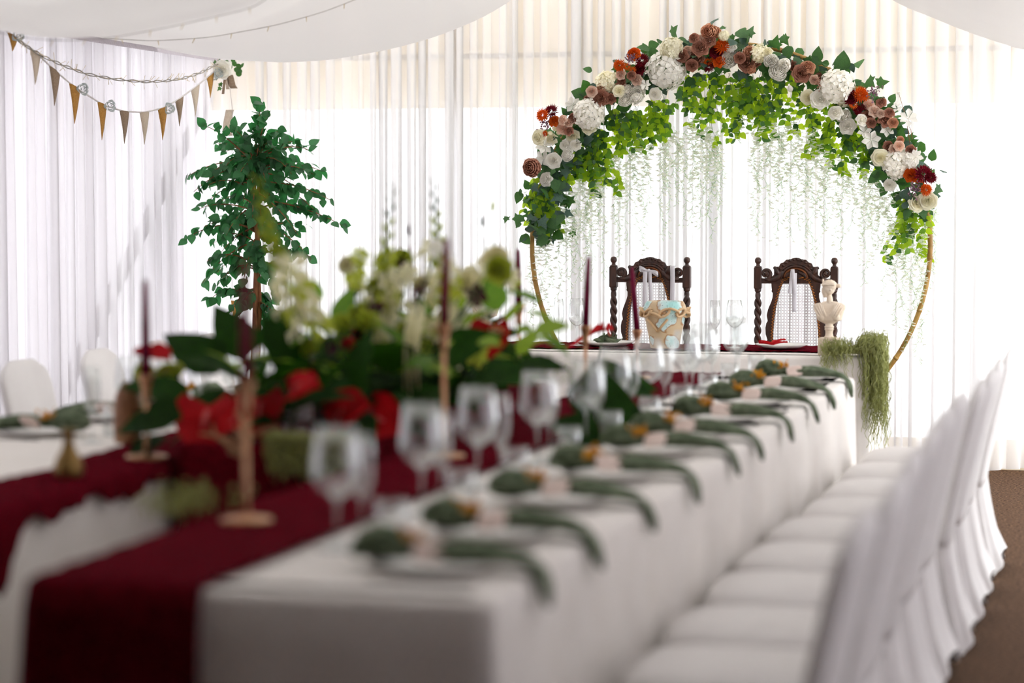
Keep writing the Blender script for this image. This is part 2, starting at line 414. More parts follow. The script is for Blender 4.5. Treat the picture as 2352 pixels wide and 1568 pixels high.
# ruffled valance along the left eave
rv = MB(); zt, zb = 2.43, 2.325
def rvf(u, v):
    y = 8.6 + 4.9 * u; p = u * 4.9 / .028
    d = .012 * math.sin(p * 2 * math.pi) * (1 if v < .9 else .4)
    return (XL + .215 + d - .05 * v, y, zb + (zt - zb) * v)
rv.grid(rvf, 1400, 4)
tag(rv.build('ruffled_valance', 'ruffle'), 'ruffled white fabric valance running along the left eave', 'valance')
r2 = MB()
def rvf2(u, v):
    y = 8.6 + 4.9 * u; p = u * 4.9 / .05
    return (XL + .23 + .09 * v, y, 2.40 + .02 * v + .012 * math.sin(p * 2 * math.pi))
r2.grid(rvf2, 900, 2)
tag(r2.build('gathered_heading', 'ruffle'), 'gathered lilac-white fabric heading above the left valance', 'valance')

# ------------------------------------------------------------------ ceiling swags
def interp(pts, x):
    if x <= pts[0][0]: return pts[0][1]
    for (xa, za), (xb, zb_) in zip(pts, pts[1:]):
        if x <= xb:
            t = (x - xa) / (xb - xa); return za + (zb_ - za) * t
    return pts[-1][1]
def smooth(pts, x, h=.10): return sum(interp(pts, x + h * k / 3) * wgt for k, wgt in zip((-3, -2, -1, 0, 1, 2, 3), (.06, .12, .2, .24, .2, .12, .06)))
profB = [(-5.6, 2.47), (-5.29, 2.37), (-5.174, 2.343), (-4.883, 2.293), (-4.496, 2.266), (-4.21, 2.278), (-3.877, 2.33), (-3.633, 2.39), (-3.391, 2.478), (-3.224, 2.567), (-2.9, 2.80), (-2.17, 3.35),
         (-1.5, 2.78), (-1.206, 2.525), (-1.03, 2.455), (-.876, 2.386), (-.702, 2.322), (-.547, 2.271), (-.2, 2.22), (.3, 2.21), (.8, 2.32), (1.2, 2.45)]
pa = lambda px, py: (at(px, py, 9.0).x, at(px, py, 9.0).z)
profA = [(-5.6, 2.47), (-5.25, 2.40), (-4.75, 2.265), pa(0, 63), pa(77, 78), pa(153, 82), pa(250, 76), pa(400, 48), pa(608, 0), (-3.0, 2.62), (-2.17, 3.3), (-1.4, 2.7), (-.9, 2.40), (-.4, 2.25), (.2, 2.2), (.8, 2.32), (1.2, 2.45)]
def swag(label, prof, y0, y1, rise, seed):
    rnd = random.Random(seed); cs = [(rnd.uniform(0, 6), rnd.uniform(3, 9)) for _ in range(4)]
    mb = MB()
    def fn(u, v):
        x = -5.42 + 6.47 * u; y = y1 + (y0 - y1) * v
        z = smooth(prof, x)
        q = 1 - abs(x - XM) / 3.4
        s = rise * (v ** 1.3) + .02 * math.sin(cs[0][0] + v * 9 + x) * v + .006 * math.sin(cs[1][0] + 26 * v + 2.2 * x) * min(1, v * 6)
        if v < .05: z -= .012 * (1 - v / .05) * (1 if 0 < q else 0)
        return (x, y, z + s)
    mb.grid(fn, 110, 40)
    return tag(mb.build('ceiling_swag', 'liner'), label, 'ceiling drape', 'white fabric swags under the tent roof')
swag('white ceiling swag nearest the back wall, sagging towards the left eave', profB, 9.3, 12.5, .05, 3)
swag('white ceiling swag in the upper left corner, overlapping the one behind', profA, 6.2, 9.0, .06, 4)
swag('white ceiling swag over the near end of the tables', profA, 2.9, 6.1, .08, 5)
def ceil_lights(label, prof, y, xa, xb, dz):
    t = thing('fairy_light_string', label, 'string lights', (xa, y, smooth(prof, xa)), group='fairy light wires on the ceiling swags')
    n = 60; o = Vector(t.location); mb = MB()
    pts = [Vector((xa + (xb - xa) * i / n, y, smooth(prof, xa + (xb - xa) * i / n) + dz)) - o for i in range(n + 1)]
    mb.tube(pts, .0014, 4); mb.build('wire', 'wire', t)
    for i in range(3, n, 6):
        d = Vector((U(-.3, .3), -.2, -U(.5, 1))).normalized()
        MB().tube([pts[i], pts[i] + d * .025], [.0025, .0015], 4).build('light_tip', 'tips', t)
ceil_lights('thin fairy light wire along the hem of the upper left ceiling swag', profA, 8.99, -4.7, -3.3, -.022)
ceil_lights('thin fairy light wire across the middle of the rear ceiling swag', profB, 10.7, -4.75, -2.9, -.012)

# ================================================================== tables
ZT = .75
def draped(x0, x1, y0, y1, zt, z0, seed, folds=.012, wl=.33, rr=.02, rc=.015):
    """a cloth over a rectangular top: crown, rounded edge and hanging skirt with soft folds"""
    rnd = random.Random(seed); c = [rnd.uniform(0, 6) for _ in range(6)]
    per = []
    def side(pa_, pb, n_):
        for i in range(n_): per.append((pa_[0] + (pb[0] - pa_[0]) * i / n_, pa_[1] + (pb[1] - pa_[1]) * i / n_))
    nx, ny = max(6, int((x1 - x0) / .05)), max(6, int((y1 - y0) / .05))
    side((x0, y0), (x1, y0), nx); side((x1, y0), (x1, y1), ny); side((x1, y1), (x0, y1), nx); side((x0, y1), (x0, y0), ny)
    N = len(per); cxm, cym = (x0 + x1) / 2, (y0 + y1) / 2
    s = 0; arc = []
    for i in range(N):
        arc.append(s); q = per[(i + 1) % N]; s += math.hypot(q[0] - per[i][0], q[1] - per[i][1])
    def nrm(p):
        dx = (1 if abs(p[0] - x1) < 1e-4 else -1 if abs(p[0] - x0) < 1e-4 else 0); dy = (1 if abs(p[1] - y1) < 1e-4 else -1 if abs(p[1] - y0) < 1e-4 else 0)
        l = math.hypot(dx, dy) or 1; return dx / l, dy / l
    rings = []
    lv = [(-.06, 0), (-rr, 0), (-rr * .3, -rr * .3), (0, -rr)] + [(None, -rr - (zt - z0 - rr) * k / 8) for k in range(1, 9)]
    for off, dz in lv:
        rg = []
        for i, p in enumerate(per):
            nx_, ny_ = nrm(p)
            if off is None:
                t = -dz / (zt - z0)
                a = arc[i]
                fw_ = (math.sin(a * 2 * math.pi / wl + c[0] + .6 * math.sin(a * 1.7 + c[1])) * .6 + math.sin(a * 2 * math.pi / (wl * .43) + c[2]) * .25 + .5 * math.sin(a * 2.1 + c[3]))
                o_ = folds * t * (fw_ + .9) + rc * t * .4 * (1.6 if nx_ and ny_ else 1)
            else:
                o_ = off * (math.sqrt(2) if nx_ and ny_ else 1)
            rg.append((p[0] + nx_ * o_, p[1] + ny_ * o_, zt + dz))
        rings.append(rg)
    mb = MB().rings(rings, True, (False, False))
    mb.f.extend([((nx + j), (nx + j + 1), (2 * nx + 2 * ny - j - 1) % N, (2 * nx + 2 * ny - j) % N) for j in range(ny)])
    return mb
def trestle(label, x0, x1, y0, y1, cols):
    t = thing('banquet_table', label, 'table', ((x0 + x1) / 2, (y0 + y1) / 2, 0))
    w_, l_ = (x1 - x0) / 2 - .03, (y1 - y0) / 2 - .03
    MB().box(-w_, w_, -l_, l_, ZT - .035, ZT - .006).build('tabletop', 'dry', t, smooth=False)
    for i in range(cols):
        for j in (-1, 1):
            if l_ > w_: x, y = j * (w_ - .08), -l_ + .1 + (2 * l_ - .2) * i / (cols - 1)
            else: x, y = -w_ + .1 + (2 * w_ - .2) * i / (cols - 1), j * (l_ - .08)
            MB().lathe([(.016, 0), (.016, ZT - .036)], 8, (x, y, 0)).build('leg', 'alu', t)
    return t
RX0, RX1, RY0, RY1 = -2.06, -1.14, 4.28, 10.30
LX0, LX1 = -3.57, -2.65
HX0, HX1, HY0, HY1 = -3.75, -1.235, 11.70, 12.42
trestle('long banquet table on the right, hidden under its white cloth', RX0, RX1, RY0, RY1, 4)
trestle('long banquet table on the left, hidden under its white cloth', LX0, LX1, RY0, RY1, 4)
trestle('head table before the flower hoop, hidden under its white cloth', HX0, HX1, HY0, HY1, 3)
tag(draped(RX0, RX1, RY0, RY1, ZT, .012, 1, folds=.017).build('tablecloth', 'cloth'), 'white floor-length cloth on the long right-hand table', 'tablecloth', 'white table linen')
tag(draped(LX0, LX1, RY0, RY1, ZT, .012, 2, folds=.015).build('tablecloth', 'cloth'), 'white floor-length cloth on the long left-hand table', 'tablecloth', 'white table linen')
tag(draped(HX0, HX1, HY0, HY1, ZT, .012, 3, folds=.008).build('tablecloth', 'cloth'), 'white floor-length cloth on the head table below the two carved chairs', 'tablecloth', 'white table linen')
# the flower stand bridging the gap between the two rows
BX0, BX1, BY0, BY1 = -2.595, -2.12, 6.33, 8.9
t = thing('bridging_stand', 'low stand between the two long tables, under burgundy cloth', 'table', ((BX0 + BX1) / 2, (BY0 + BY1) / 2, 0))
hw, hl = (BX1 - BX0) / 2 - .03, (BY1 - BY0) / 2 - .03
MB().box(-hw, hw, -hl, hl, .767, .802).build('tabletop', 'dry', t, smooth=False)
for i in (-1, 1):
    for j in (-1, 1): MB().box(i * (hw - .05) - .02, i * (hw - .05) + .02, j * (hl - .08) - .02, j * (hl - .08) + .02, 0, .767).build('leg', 'dry', t, smooth=False)
tag(draped(BX0, BX1, BY0, BY1, .812, .012, 4, folds=.008, rc=.008).build('burgundy_cloth', 'wine'), 'burgundy cloth hanging over the stand under the big flower arrangement', 'tablecloth')

# burgundy runners, crinkled, with ragged hems
def runner(label, fn, nu, nv, seed):
    rnd = random.Random(seed); c = [rnd.uniform(0, 6) for _ in range(8)]
    mb = MB()
    top = [[Vector(fn(i / nu, j / nv, c)) for i in range(nu + 1)] for j in range(nv + 1)]
    mb.grid(lambda u, v: top[int(round(v * nv))][int(round(u * nu))], nu, nv)
    o = mb.build('table_runner', 'wine')
    s = o.modifiers.new('solid', 'SOLIDIFY'); s.thickness = .003; s.offset = 1
    return tag(o, label, 'table runner', 'burgundy table runners')
def wob(a, c, k=1): return k * (.5 * math.sin(a * 9 + c[0]) + .3 * math.sin(a * 23 + c[1]) + .2 * math.sin(a * 51 + c[2]))
def run_right(u, v, c):         # covers the left third of the right table and falls over its near end
    wx = RX0 - .004 + .362 * u + .004 * wob(v * 3, c) * u
    s = -.66 + (6.66) * v
    y = RY0 - .012 + max(0, s)
    crk = .0035 * (math.sin(wx * 190 + 5 * math.sin(s * 6)) * math.sin(s * 61 + 3 * math.sin(wx * 30)) + 1)
    if s >= .02: return (wx, y, ZT + .006 + crk)
    if s > -.02: return (wx, RY0 - .012, ZT + .002 + crk)
    t_ = min(1, -s / .66)
    return (RX0 - .004 - .03 * t_ * (1 - u) + .362 * u, RY0 - .026 - .05 * t_ + .004 * math.sin(wx * 40 + c[3]) * t_, ZT + s)
vs_ = 150
runner('burgundy crinkled runner on the right-hand table, falling over its near end', run_right, 22, vs_, 11)
def run_left(u, v, c):          # along the inner edge of the left table, its hem hanging raggedly over the gap
    y = RY0 + .12 + 5.85 * v
    hang = .045 + .03 * wob(y * 1.6, c) + (.17 * max(0, 1 - abs(y - 5.27) / .16))
    wtop = .19 + .10 * max(0, min(1, y - 5.6)) + .02 * math.sin(y * 4.1 + c[2]) + .015 * math.sin(y * 11 + c[3])
    s = (wtop + hang) * u
    crk = .004 * (math.sin(s * 170 + 4 * math.sin(y * 7)) * math.sin(y * 58 + 3 * math.sin(s * 40)) + 1)
    if s < wtop - .01: return (LX1 - wtop + s, y, ZT + .006 + crk)
    if s < wtop + .01: return (LX1 + .008, y, ZT + .002)
    return (LX1 + .026 + .006 * math.sin(y * 30 + c[4]) + .03 * (s - wtop), y, ZT - (s - wtop))
runner('burgundy crinkled runner on the left-hand table, hanging raggedly over its inner edge', run_left, 26, 170, 12)
def run_head(u, v, c):
    L0 = HX1 - HX0
    s = (L0 + .20) * v
    yy = 11.93 + .46 * u + .012 * wob(s * 2, c)
    x = HX0 + .02 + s
    crk = .0045 * (math.sin(s * 75 + 4 * math.sin(u * 9)) * math.sin(u * 30 + 3 * math.sin(s * 14)) + 1)
    if x < HX1 - .01: return (x, yy, ZT + .006 + crk)
    if x < HX1 + .012: return (HX1 + .010, yy, ZT + .002)
    return (HX1 + .024 + .006 * math.sin(u * 20) + .03 * (x - HX1), yy, ZT - (x - HX1))
runner('burgundy crinkled runner along the head table, turned down at its right end', run_head, 16, 120, 13)

# ================================================================== covered chairs
def chair_proto():
    t = thing('covered_chair', 'x', 'chair')
    # seat cushion, domed
    rings = []
    for k, (ins, z) in enumerate([(0, .40), (-.006, .425), (0, .450), (.02, .466), (.07, .478), (.13, .483), (.19, .484)]):
        rg = []
        for i in range(36):
            a = 2 * math.pi * i / 36; e = .34
            cx_ = math.copysign(abs(math.cos(a)) ** e, math.cos(a)); sy_ = math.copysign(abs(math.sin(a)) ** e, math.sin(a))
            rg.append((-.035 + (.245 - ins) * cx_, (.222 - ins) * sy_, z))
        rings.append(rg)
    MB().rings(rings).build('seat_cover', 'cover', t)
    # leaning back with a rounded top
    rings = []
    for k in range(17):
        v = k / 16; z = .36 + .535 * v
        xc = .185 + .125 * (v ** 1.15)
        wd = .205 - .012 * v; th = .030 - .006 * v
        if v > .84:
            q = (v - .84) / .16; wd *= math.sqrt(max(.02, 1 - .75 * q * q)); th *= math.sqrt(max(.05, 1 - q * q))
        rg = []
        for i in range(28):
            a = 2 * math.pi * i / 28; e = .55
            rg.append((xc + th * math.copysign(abs(math.cos(a)) ** e, math.cos(a)) - .012 * math.sin(a) ** 2 * v, wd * math.copysign(abs(math.sin(a)) ** e, math.sin(a)), z))
        rings.append(rg)
    MB().rings(rings).build('back_cover', 'cover', t)
    # skirt, stretched from the seat to the feet, hem arched between the legs, fuller behind
    rings = []; n = 64
    for k in range(9):
        v = k / 8; rg = []
        for i in range(n):
            a = 2 * math.pi * i / n; e = .30
            c_, s_ = math.cos(a), math.sin(a)
            cc, ss = math.copysign(abs(c_) ** e, c_), math.copysign(abs(s_) ** e, s_)
            corner = (abs(math.sin(2 * a))) ** 1.5
            back = max(0, c_)
            x = -.035 + (.236 + .02 * v * corner) * cc + back * (.012 + .075 * v ** 1.5)
            y = (.214 + .028 * v * corner - .03 * v * (1 - corner)) * ss
            fold = .008 * v * math.sin(a * 13)
            z = .405 - .395 * v + .075 * (1 - corner) * max(0, v - .6) / .4
            rg.append((x + fold * cc, y + fold * ss, z))
        rings.append(rg)
    MB().rings(rings, True, (True, False)).build('skirt', 'cover', t)
    return t
proto = chair_proto()
cxs = [-.775, -.77, -.785, -.79, -.795, -.795, -.77, -.765, -.77, -.76]
for i in range(10):
    c = proto if i == 0 else copy_tree(proto)
    c.location = (cxs[i] - .02, 4.68 + .585 * i + U(-.02, .02), 0); c.rotation_euler.z = R(U(-3, 3))
    tag(c, 'white fabric-covered banquet chair, %s from the camera along the right-hand table' % ORD[i], 'chair', 'covered chairs right of the right-hand table')
for i, yy in enumerate((8.58, 9.32, 9.94, 10.56)):
    c = copy_tree(proto)
    c.location = (-3.885 + U(-.015, .015), yy, 0); c.rotation_euler.z = R(180 + U(-4, 4)); c.scale = (1, 1, .985)
    tag(c, 'white fabric-covered banquet chair behind the left-hand table, %s from the left frame edge' % ('first', 'second', 'third', 'fourth')[i], 'chair', 'covered chairs left of the left-hand table')

# ================================================================== table settings
def revolve(prof, n=20): return MB().lathe(prof, n, cap=(True, True))
plate_me = revolve([(.0, .004), (.07, .004), (.085, .006), (.125, .017), (.133, .021), (.134, .0195), (.09, .002), (.07, 0), (0, 0)], 32).mesh('dinner_plate', 'porcelain')
def napkin_me(seed):
    rnd = random.Random(seed); rings = []
    sec = [(-.170, .016, .008, .030), (-.158, .044, .024, .040), (-.125, .064, .034, .048), (-.085, .054, .030, .046), (-.050, .022, .016, .036), (-.015, .020, .014, .034), (.02, .044, .020, .036), (.07, .062, .022, .036),
           (.12, .056, .018, .032), (.165, .050, .014, .026), (.196, .042, .011, .018), (.217, .036, .010, .000), (.228, .034, .010, -.022), (.234, .030, .009, -.045), (.238, .014, .005, -.068)]
    for k, (x, w_, h, z) in enumerate(sec):
        rg = []
        tx = 1 if k < 11 else 0
        for i in range(18):
            a = 2 * math.pi * i / 18
            q = 1 + .22 * math.sin(a * 5 + k * .9 + seed) * rnd.uniform(.4, 1)
            off = .012 * math.sin(k * .8 + seed * 1.7)
            if tx: rg.append((x, off + w_ * math.cos(a) * q, z + h * math.sin(a) * q))
            else: rg.append((x + h * math.sin(a) * q + .004, off + w_ * math.cos(a) * q, z))
        rings.append(rg)
    return MB().rings(rings).mesh('napkin', 'sage')
nap_mes = [napkin_me(i) for i in range(3)]
def tag_me():
    mb = MB(); rings = []
    for ins, z in ((.004, 0), (0, .002), (0, .006), (.006, .009)):
        rings.append([((.032 - ins) * math.copysign(abs(math.cos(a)) ** .6, math.cos(a)), (.026 - ins) * math.copysign(abs(math.sin(a)) ** .6, math.sin(a)), z) for a in [2 * math.pi * i / 16 for i in range(16)]])
    return mb.rings(rings).mesh('name_tag', 'blush_card')
tag_m = tag_me()
def sprig_me():
    mb = MB(); rnd = random.Random(3)
    for i in range(16):
        c = Vector((rnd.gauss(0, .014), rnd.gauss(0, .016), .004 + abs(rnd.gauss(0, .011))))
        d = Vector((rnd.uniform(-1, 1), rnd.uniform(-1, 1), rnd.uniform(.1, 1))).normalized()
        e = d.orthogonal().normalized(); L, w_ = .02, .007
        mb.add([c, c + d * L * .5 + e * w_, c + d * L, c + d * L * .5 - e * w_], [(0, 1, 2, 3)])
        mb.ball(c, .004, 6, 4)
    return mb.mesh('dried_sprig', 'ochre')
sprig_m = sprig_me()
fork_m = MB().box(-.10, .05, -.004, .004, .001, .004).box(.05, .06, -.010, .010, .001, .004).box(.06, .10, -.010, -.006, .001, .004).box(.06, .10, -.002, .002, .001, .004).box(.06, .10, .006, .010, .001, .004).mesh('fork', 'steel', False)
knife_m = MB().box(-.11, 0, -.006, .006, .001, .006).add([(0, -.006, .002), (.10, -.008, .002), (.118, .002, .002), (.10, .008, .002), (0, .006, .002), (0, -.006, .005), (.10, -.008, .004), (.118, .002, .003), (.10, .008, .004), (0, .006, .005)],
     [(4, 3, 2, 1, 0), (5, 6, 7, 8, 9), (0, 1, 6, 5), (1, 2, 7, 6), (2, 3, 8, 7), (3, 4, 9, 8), (4, 0, 5, 9)]).mesh('knife', 'steel', False)

def glass_parts(kind):
    if kind == 'wine':
        foot = [(.0, .0), (.034, 0), (.035, .002), (.012, .006), (.006, .012)]
        stem = [(.006, .012), (.0035, .03), (.0035, .085), (.008, .098)]
        bowl = [(.0035, .099), (.016, .104), (.032, .118), (.0435, .138), (.046, .15), (.0445, .165), (.040, .200), (.0345, .240), (.0338, .240)]
    elif kind == 'flute':
        foot = [(.0, .0), (.031, 0), (.032, .002), (.010, .006), (.005, .012)]
        stem = [(.005, .012), (.0032, .03), (.0032, .075), (.006, .088)]
        bowl = [(.003, .089), (.010, .096), (.020, .110), (.0265, .130), (.0275, .15), (.0265, .19), (.0235, .235), (.0228, .235)]
    else:
        return {'base': [(.0, 0), (.033, 0), (.034, .004), (.034, .010), (0, .010)], 'wall': [(.034, .010), (.0345, .05), (.0355, .10), (.0345, .10)]}
    return {'foot': foot, 'stem': stem, 'bowl': bowl}
GM = {k: {p: MB().lathe(pr, 26, cap=(p in ('foot', 'base'), p == 'base')).mesh(p, 'glass') for p, pr in glass_parts(k).items()} for k in ('wine', 'flute', 'tumbler')}
GN = {'wine': ('wine_glass', 'stemmed wine glass'), 'flute': ('champagne_flute', 'tall champagne flute'), 'tumbler': ('water_tumbler', 'straight water tumbler')}
def glass(kind, x, y, z, label, group):
    t = thing(GN[kind][0], label, 'glass', (x, y, z), group=group)
    for p, me in GM[kind].items(): obj(p, me, t)
    return t
def single(name, me, label, cat, loc, rz=0, group=None, rot=None, scale=None):
    o = obj(name, me); o.location = loc; o.rotation_euler = rot or (0, 0, rz)
    if scale: o.scale = scale
    return tag(o, label, cat, group)
def setting(x, y, flip, i, where, ordn, full=True):
    z = ZT + .001; s = -1 if flip else 1; rz = R(180) if flip else 0
    j = U(-4, 4)
    single('dinner_plate', plate_me, 'white dinner plate, %s along %s' % (ordn, where), 'plate', (x, y, z), 0, 'plates on ' + where)
    single('napkin', nap_mes[i % 3], 'knotted sage gauze napkin trailing off the %s plate of %s' % (ordn, where), 'napkin', (x - .005 * s, y + U(-.01, .01), z + .006), rz + R(j), 'napkins on ' + where)
    single('name_tag', tag_m, 'small blush name tag on the %s plate of %s' % (ordn, where), 'name tag', (x + .002 * s, y - .052, z + .042), 0, 'name tags on ' + where, rot=(R(42), R(U(-8, 8)), rz + R(U(-18, 18))), scale=(1.08, 1.08, 1))
    single('dried_sprig', sprig_m, 'ochre dried flower sprig on the %s plate of %s' % (ordn, where), 'flower', (x - .052 * s, y - .016 + U(-.01, .01), z + .050), U(0, 6), 'dried sprigs on ' + where, scale=(1.15, 1.15, 1.15))
    if full:
        single('fork', fork_m, 'steel fork left of the %s plate of %s' % (ordn, where), 'fork', (x + .02 * s, y + .165 * s, z), rz + R(180), 'forks on ' + where)
        single('knife', knife_m, 'steel knife right of the %s plate of %s' % (ordn, where), 'knife', (x + .02 * s, y - .165 * s, z), rz + R(180), 'knives on ' + where)
RT_, LT_ = 'the right-hand table', 'the left-hand table'
ys = [4.63, 5.12, 5.74, 6.32, 6.98, 7.44, 8.07, 8.76, 9.40, 10.02]
for i, yy in enumerate(ys):
    setting(-1.345 + U(-.01, .01), yy, False, i, RT_, ORD[i])
for i in range(10):
    yw = 4.87 + .572 * i + U(-.03, .03)
    glass('wine', -1.625 + U(-.02, .02), yw, ZT + (.001), 'clear stemmed wine glass, %s along %s' % (ORD[i], RT_), 'wine glasses on ' + RT_).scale = (1.2, 1.2, 1.1)
    glass('flute', -1.62 + U(-.012, .012), yw + .16 + U(-.02, .02), ZT + .001, 'clear champagne flute, %s along %s' % (ORD[i], RT_), 'flutes on ' + RT_)
    glass('tumbler', -1.545 + U(-.012, .012), yw + .09, ZT + .001, 'clear straight water tumbler, %s along %s' % (ORD[i], RT_), 'tumblers on ' + RT_)
for i, yy in enumerate((7.05, 7.62, 8.22)):
    o_ = ('leftmost', 'second visible', 'third visible')[i]
    setting(-3.37, yy, True, i, LT_, o_, i < 2)
    glass('wine', -3.16 + .02 * i, yy + .24, ZT + .001, 'clear wine glass beside the %s plate of %s' % (o_, LT_), 'wine glasses on ' + LT_)
    glass('flute', -3.10, yy - .18, ZT + .001, 'clear champagne flute beside the %s plate of %s' % (o_, LT_), 'flutes on ' + LT_)
    glass('tumbler', -3.13, yy + .06, ZT + .001, 'clear water tumbler beside the %s plate of %s' % (o_, LT_), 'tumblers on ' + LT_)

# ------------------------------------------------------------------ candlesticks and tapers
def candlestick(x, y, z0, zc, zt, lean, where):
    t = thing('candlestick', 'slim gold candlestick ' + where, 'candlestick', (x, y, z0), group='gold candlesticks')
    h = zc - z0
    MB().lathe([(0, 0), (.058, 0), (.060, .004), (.058, .009), (.02, .013), (.009, .02)], 28).build('base', 'gold', t)
    MB().lathe([(.009, .02), (.0068, .035), (.0068, h - .075)], 12).build('rod', 'gold', t)
    MB().lathe([(.0068, h - .075), (.013, h - .06), (.010, h - .05), (.017, h - .02), (.022, h - .004), (.022, h), (.0138, h), (.0138, h - .006)], 18, cap=(False, True)).build('cup', 'gold', t)
    c = thing('taper_candle', 'burgundy taper candle in the candlestick ' + where, 'candle', (x, y, zc - .004), group='burgundy taper candles')
    L = zt - zc
    c.rotation_euler = (0, lean, 0)
    MB().lathe([(0, 0), (.0135, 0), (.0125, L * .5), (.009, L * .93), (.005, L), (0, L + .001)], 14).build('wax', 'candle', c)
    MB().tube([(0, 0, L), (.001, 0, L + .008)], .0009, 5).build('wick', 'stem_dark', c)
ST = .814
candlestick(-2.712, 6.38, ZT + .012, 1.0, 1.275, 0, 'on the left-hand runner')
candlestick(-1.948, 5.154, ZT + .012, 1.083, 1.36, 0, 'nearest the camera, on the right-hand runner')
candlestick(-1.90, 6.62, ZT + .012, 1.143, 1.392, R(2), 'before the cream gladioli')
p = at(1192, 700, 8.75); candlestick(p.x, p.y, ST + .002, p.z, at(1190, 568, 8.75).z, R(-1), 'behind the white lilies')
p = at(1345, 748, 8.7); candlestick(p.x, p.y, ZT + .012, p.z, at(1350, 585, 8.7).z, R(2.5), 'by the red gloriosa')
p = at(1463, 757, 9.85); candlestick(p.x, p.y, ZT + .012, p.z, at(1450, 610, 9.85).z, R(-5), 'in front of the glazed pot')

# ------------------------------------------------------------------ small vessels
def vessel(name, label, cat, loc, prof, mat, rim=None, n=28):
    t = thing(name, label, cat, loc)
    MB().lathe(prof, n, cap=(True, False)).build('body', mat, t)
    r, z = prof[-1]
    MB().lathe([(r, z), (r + .002, z + .002), (r - .001, z + .004), (r - .004, z), (r - .004, z - .02)], n, cap=(False, True)).build('rim', rim or mat, t)
    return t
vessel('bud_vase', 'small aged brass bud vase on the left-hand runner', 'vase', (-2.712, 5.86, ZT + .013), [(0, 0), (.030, 0), (.038, .008), (.040, .025), (.034, .05), (.020, .075), (.0135, .095), (.0135, .115), (.017, .125)], 'brass_dark')
vessel('stoneware_bottle', 'tall brown stoneware bottle beside the left-hand runner', 'vase', (-2.943, 6.78, ZT + .012), [(0, 0), (.036, 0), (.041, .012), (.043, .06), (.042, .11), (.036, .145), (.024, .17), (.017, .182)], 'brown_glaze')
pw_ = at(685, 988, 6.55)
vessel('ceramic_cylinder', 'plain white ceramic cylinder standing among the red anthuriums', 'vase', (pw_.x, 6.55, ST + .003), [(0, 0), (.040, 0), (.042, .004), (.042, .095), (.041, .10)], 'white_ceramic')

# ------------------------------------------------------------------ moss
def moss(label, strands, seed, thick=.0012):
    rnd = random.Random(seed); mb = MB()
    for (p, out, drop, up) in strands:
        p = Vector(p); pts = [p]; d = Vector(out); q = p.copy(); n = max(5, int((drop + .12) / .022))
        ph, am = rnd.uniform(0, 6), rnd.uniform(.004, .016)
        for k in range(n):
            t = k / n
            q = q + d * (.016 * max(0, 1 - t * 3.2)) + Vector((am * math.sin(ph + k * 1.3), am * math.cos(ph * 2 + k * 1.1), 0)) * .8 + Vector((0, 0, (up * .02 if t < .25 else 0) - (drop / n if t > .15 else 0)))
            pts.append(q.copy())
        mb.tube(pts, thick, 3, cap=False)
    o = mb.build('spanish_moss', 'moss'); o['kind'] = 'stuff'
    return tag(o, label, 'moss', 'hanging moss', 'stuff')
rnd = random.Random(5)
st = []
for i in range(420):
    x = rnd.uniform(-1.445, -1.315); y = HY0 - .035 + rnd.uniform(-.02, .13)
    st.append(((x, y, ZT + .012 + rnd.uniform(0, .03)), (rnd.uniform(-.5, .5), -1 if y < HY0 + .03 else rnd.uniform(-.5, .2), 0), rnd.uniform(.02, .16) if y < HY0 + .02 else .015, rnd.uniform(0, 1.4)))
moss('green moss mounded at the foot of the plaster bust on the head table', st, 6)
st = []
for i in range(620):
    y = rnd.uniform(HY0 - .03, HY0 + .24)
    st.append(((HX1 - rnd.uniform(-.015, .09), y, ZT + .012 + rnd.uniform(0, .025)), (1, rnd.uniform(-.25, .15), 0), rnd.uniform(.25, .62) * (1 - .5 * max(0, (y - HY0 - .05)) / .2), rnd.uniform(0, 1)))
moss('long green moss hanging down the right end of the head table', st, 7, .0014)
st = []
for i in range(420):
    x = rnd.uniform(-2.315, -2.09)
    st.append(((x, BY0 - .012 + rnd.uniform(-.01, .05), ST + .008 + rnd.uniform(0, .02)), (rnd.uniform(-.2, .2), -1, 0), rnd.uniform(.06, .15), rnd.uniform(0, .5)))
moss('pale green moss hanging over the burgundy cloth below the white cylinder', st, 8, .0014)
st = []
pm_ = onz(405, 1185, .76)
for i in range(130):
    st.append(((pm_.x + rnd.gauss(.02, .045), pm_.y + rnd.gauss(0, .07), ZT + .015 + rnd.uniform(0, .02)), (rnd.uniform(-1, 1), rnd.uniform(-1, 1), 0), .012, rnd.uniform(.2, 1.6)))
moss('small tuft of pale moss on the edge of the right-hand runner', st, 9)
# dried wood piece by the near candlestick
t = thing('dried_branch', 'gnarled dried brown branch leaning on the stand beside the moss', 'branch', (at(550, 1040, 6.25).x, 6.24, ST + .002))
rnd = random.Random(12)
for k in range(9):
    q = Vector((rnd.uniform(-.03, .03), rnd.uniform(-.02, .02), -.02)); pts = [q.copy()]; d = Vector((rnd.uniform(-.5, .5), rnd.uniform(-.3, .2), rnd.uniform(.3, 1))).normalized()
    for s_ in range(7):
        d = (d + Vector((rnd.uniform(-.6, .6), rnd.uniform(-.4, .3), rnd.uniform(-.35, .35)))).normalized(); q = q + d * .02; pts.append(q.copy())
    MB().tube(pts, [.011 - .0011 * i for i in range(8)], 6).build('twig', 'dry', t)

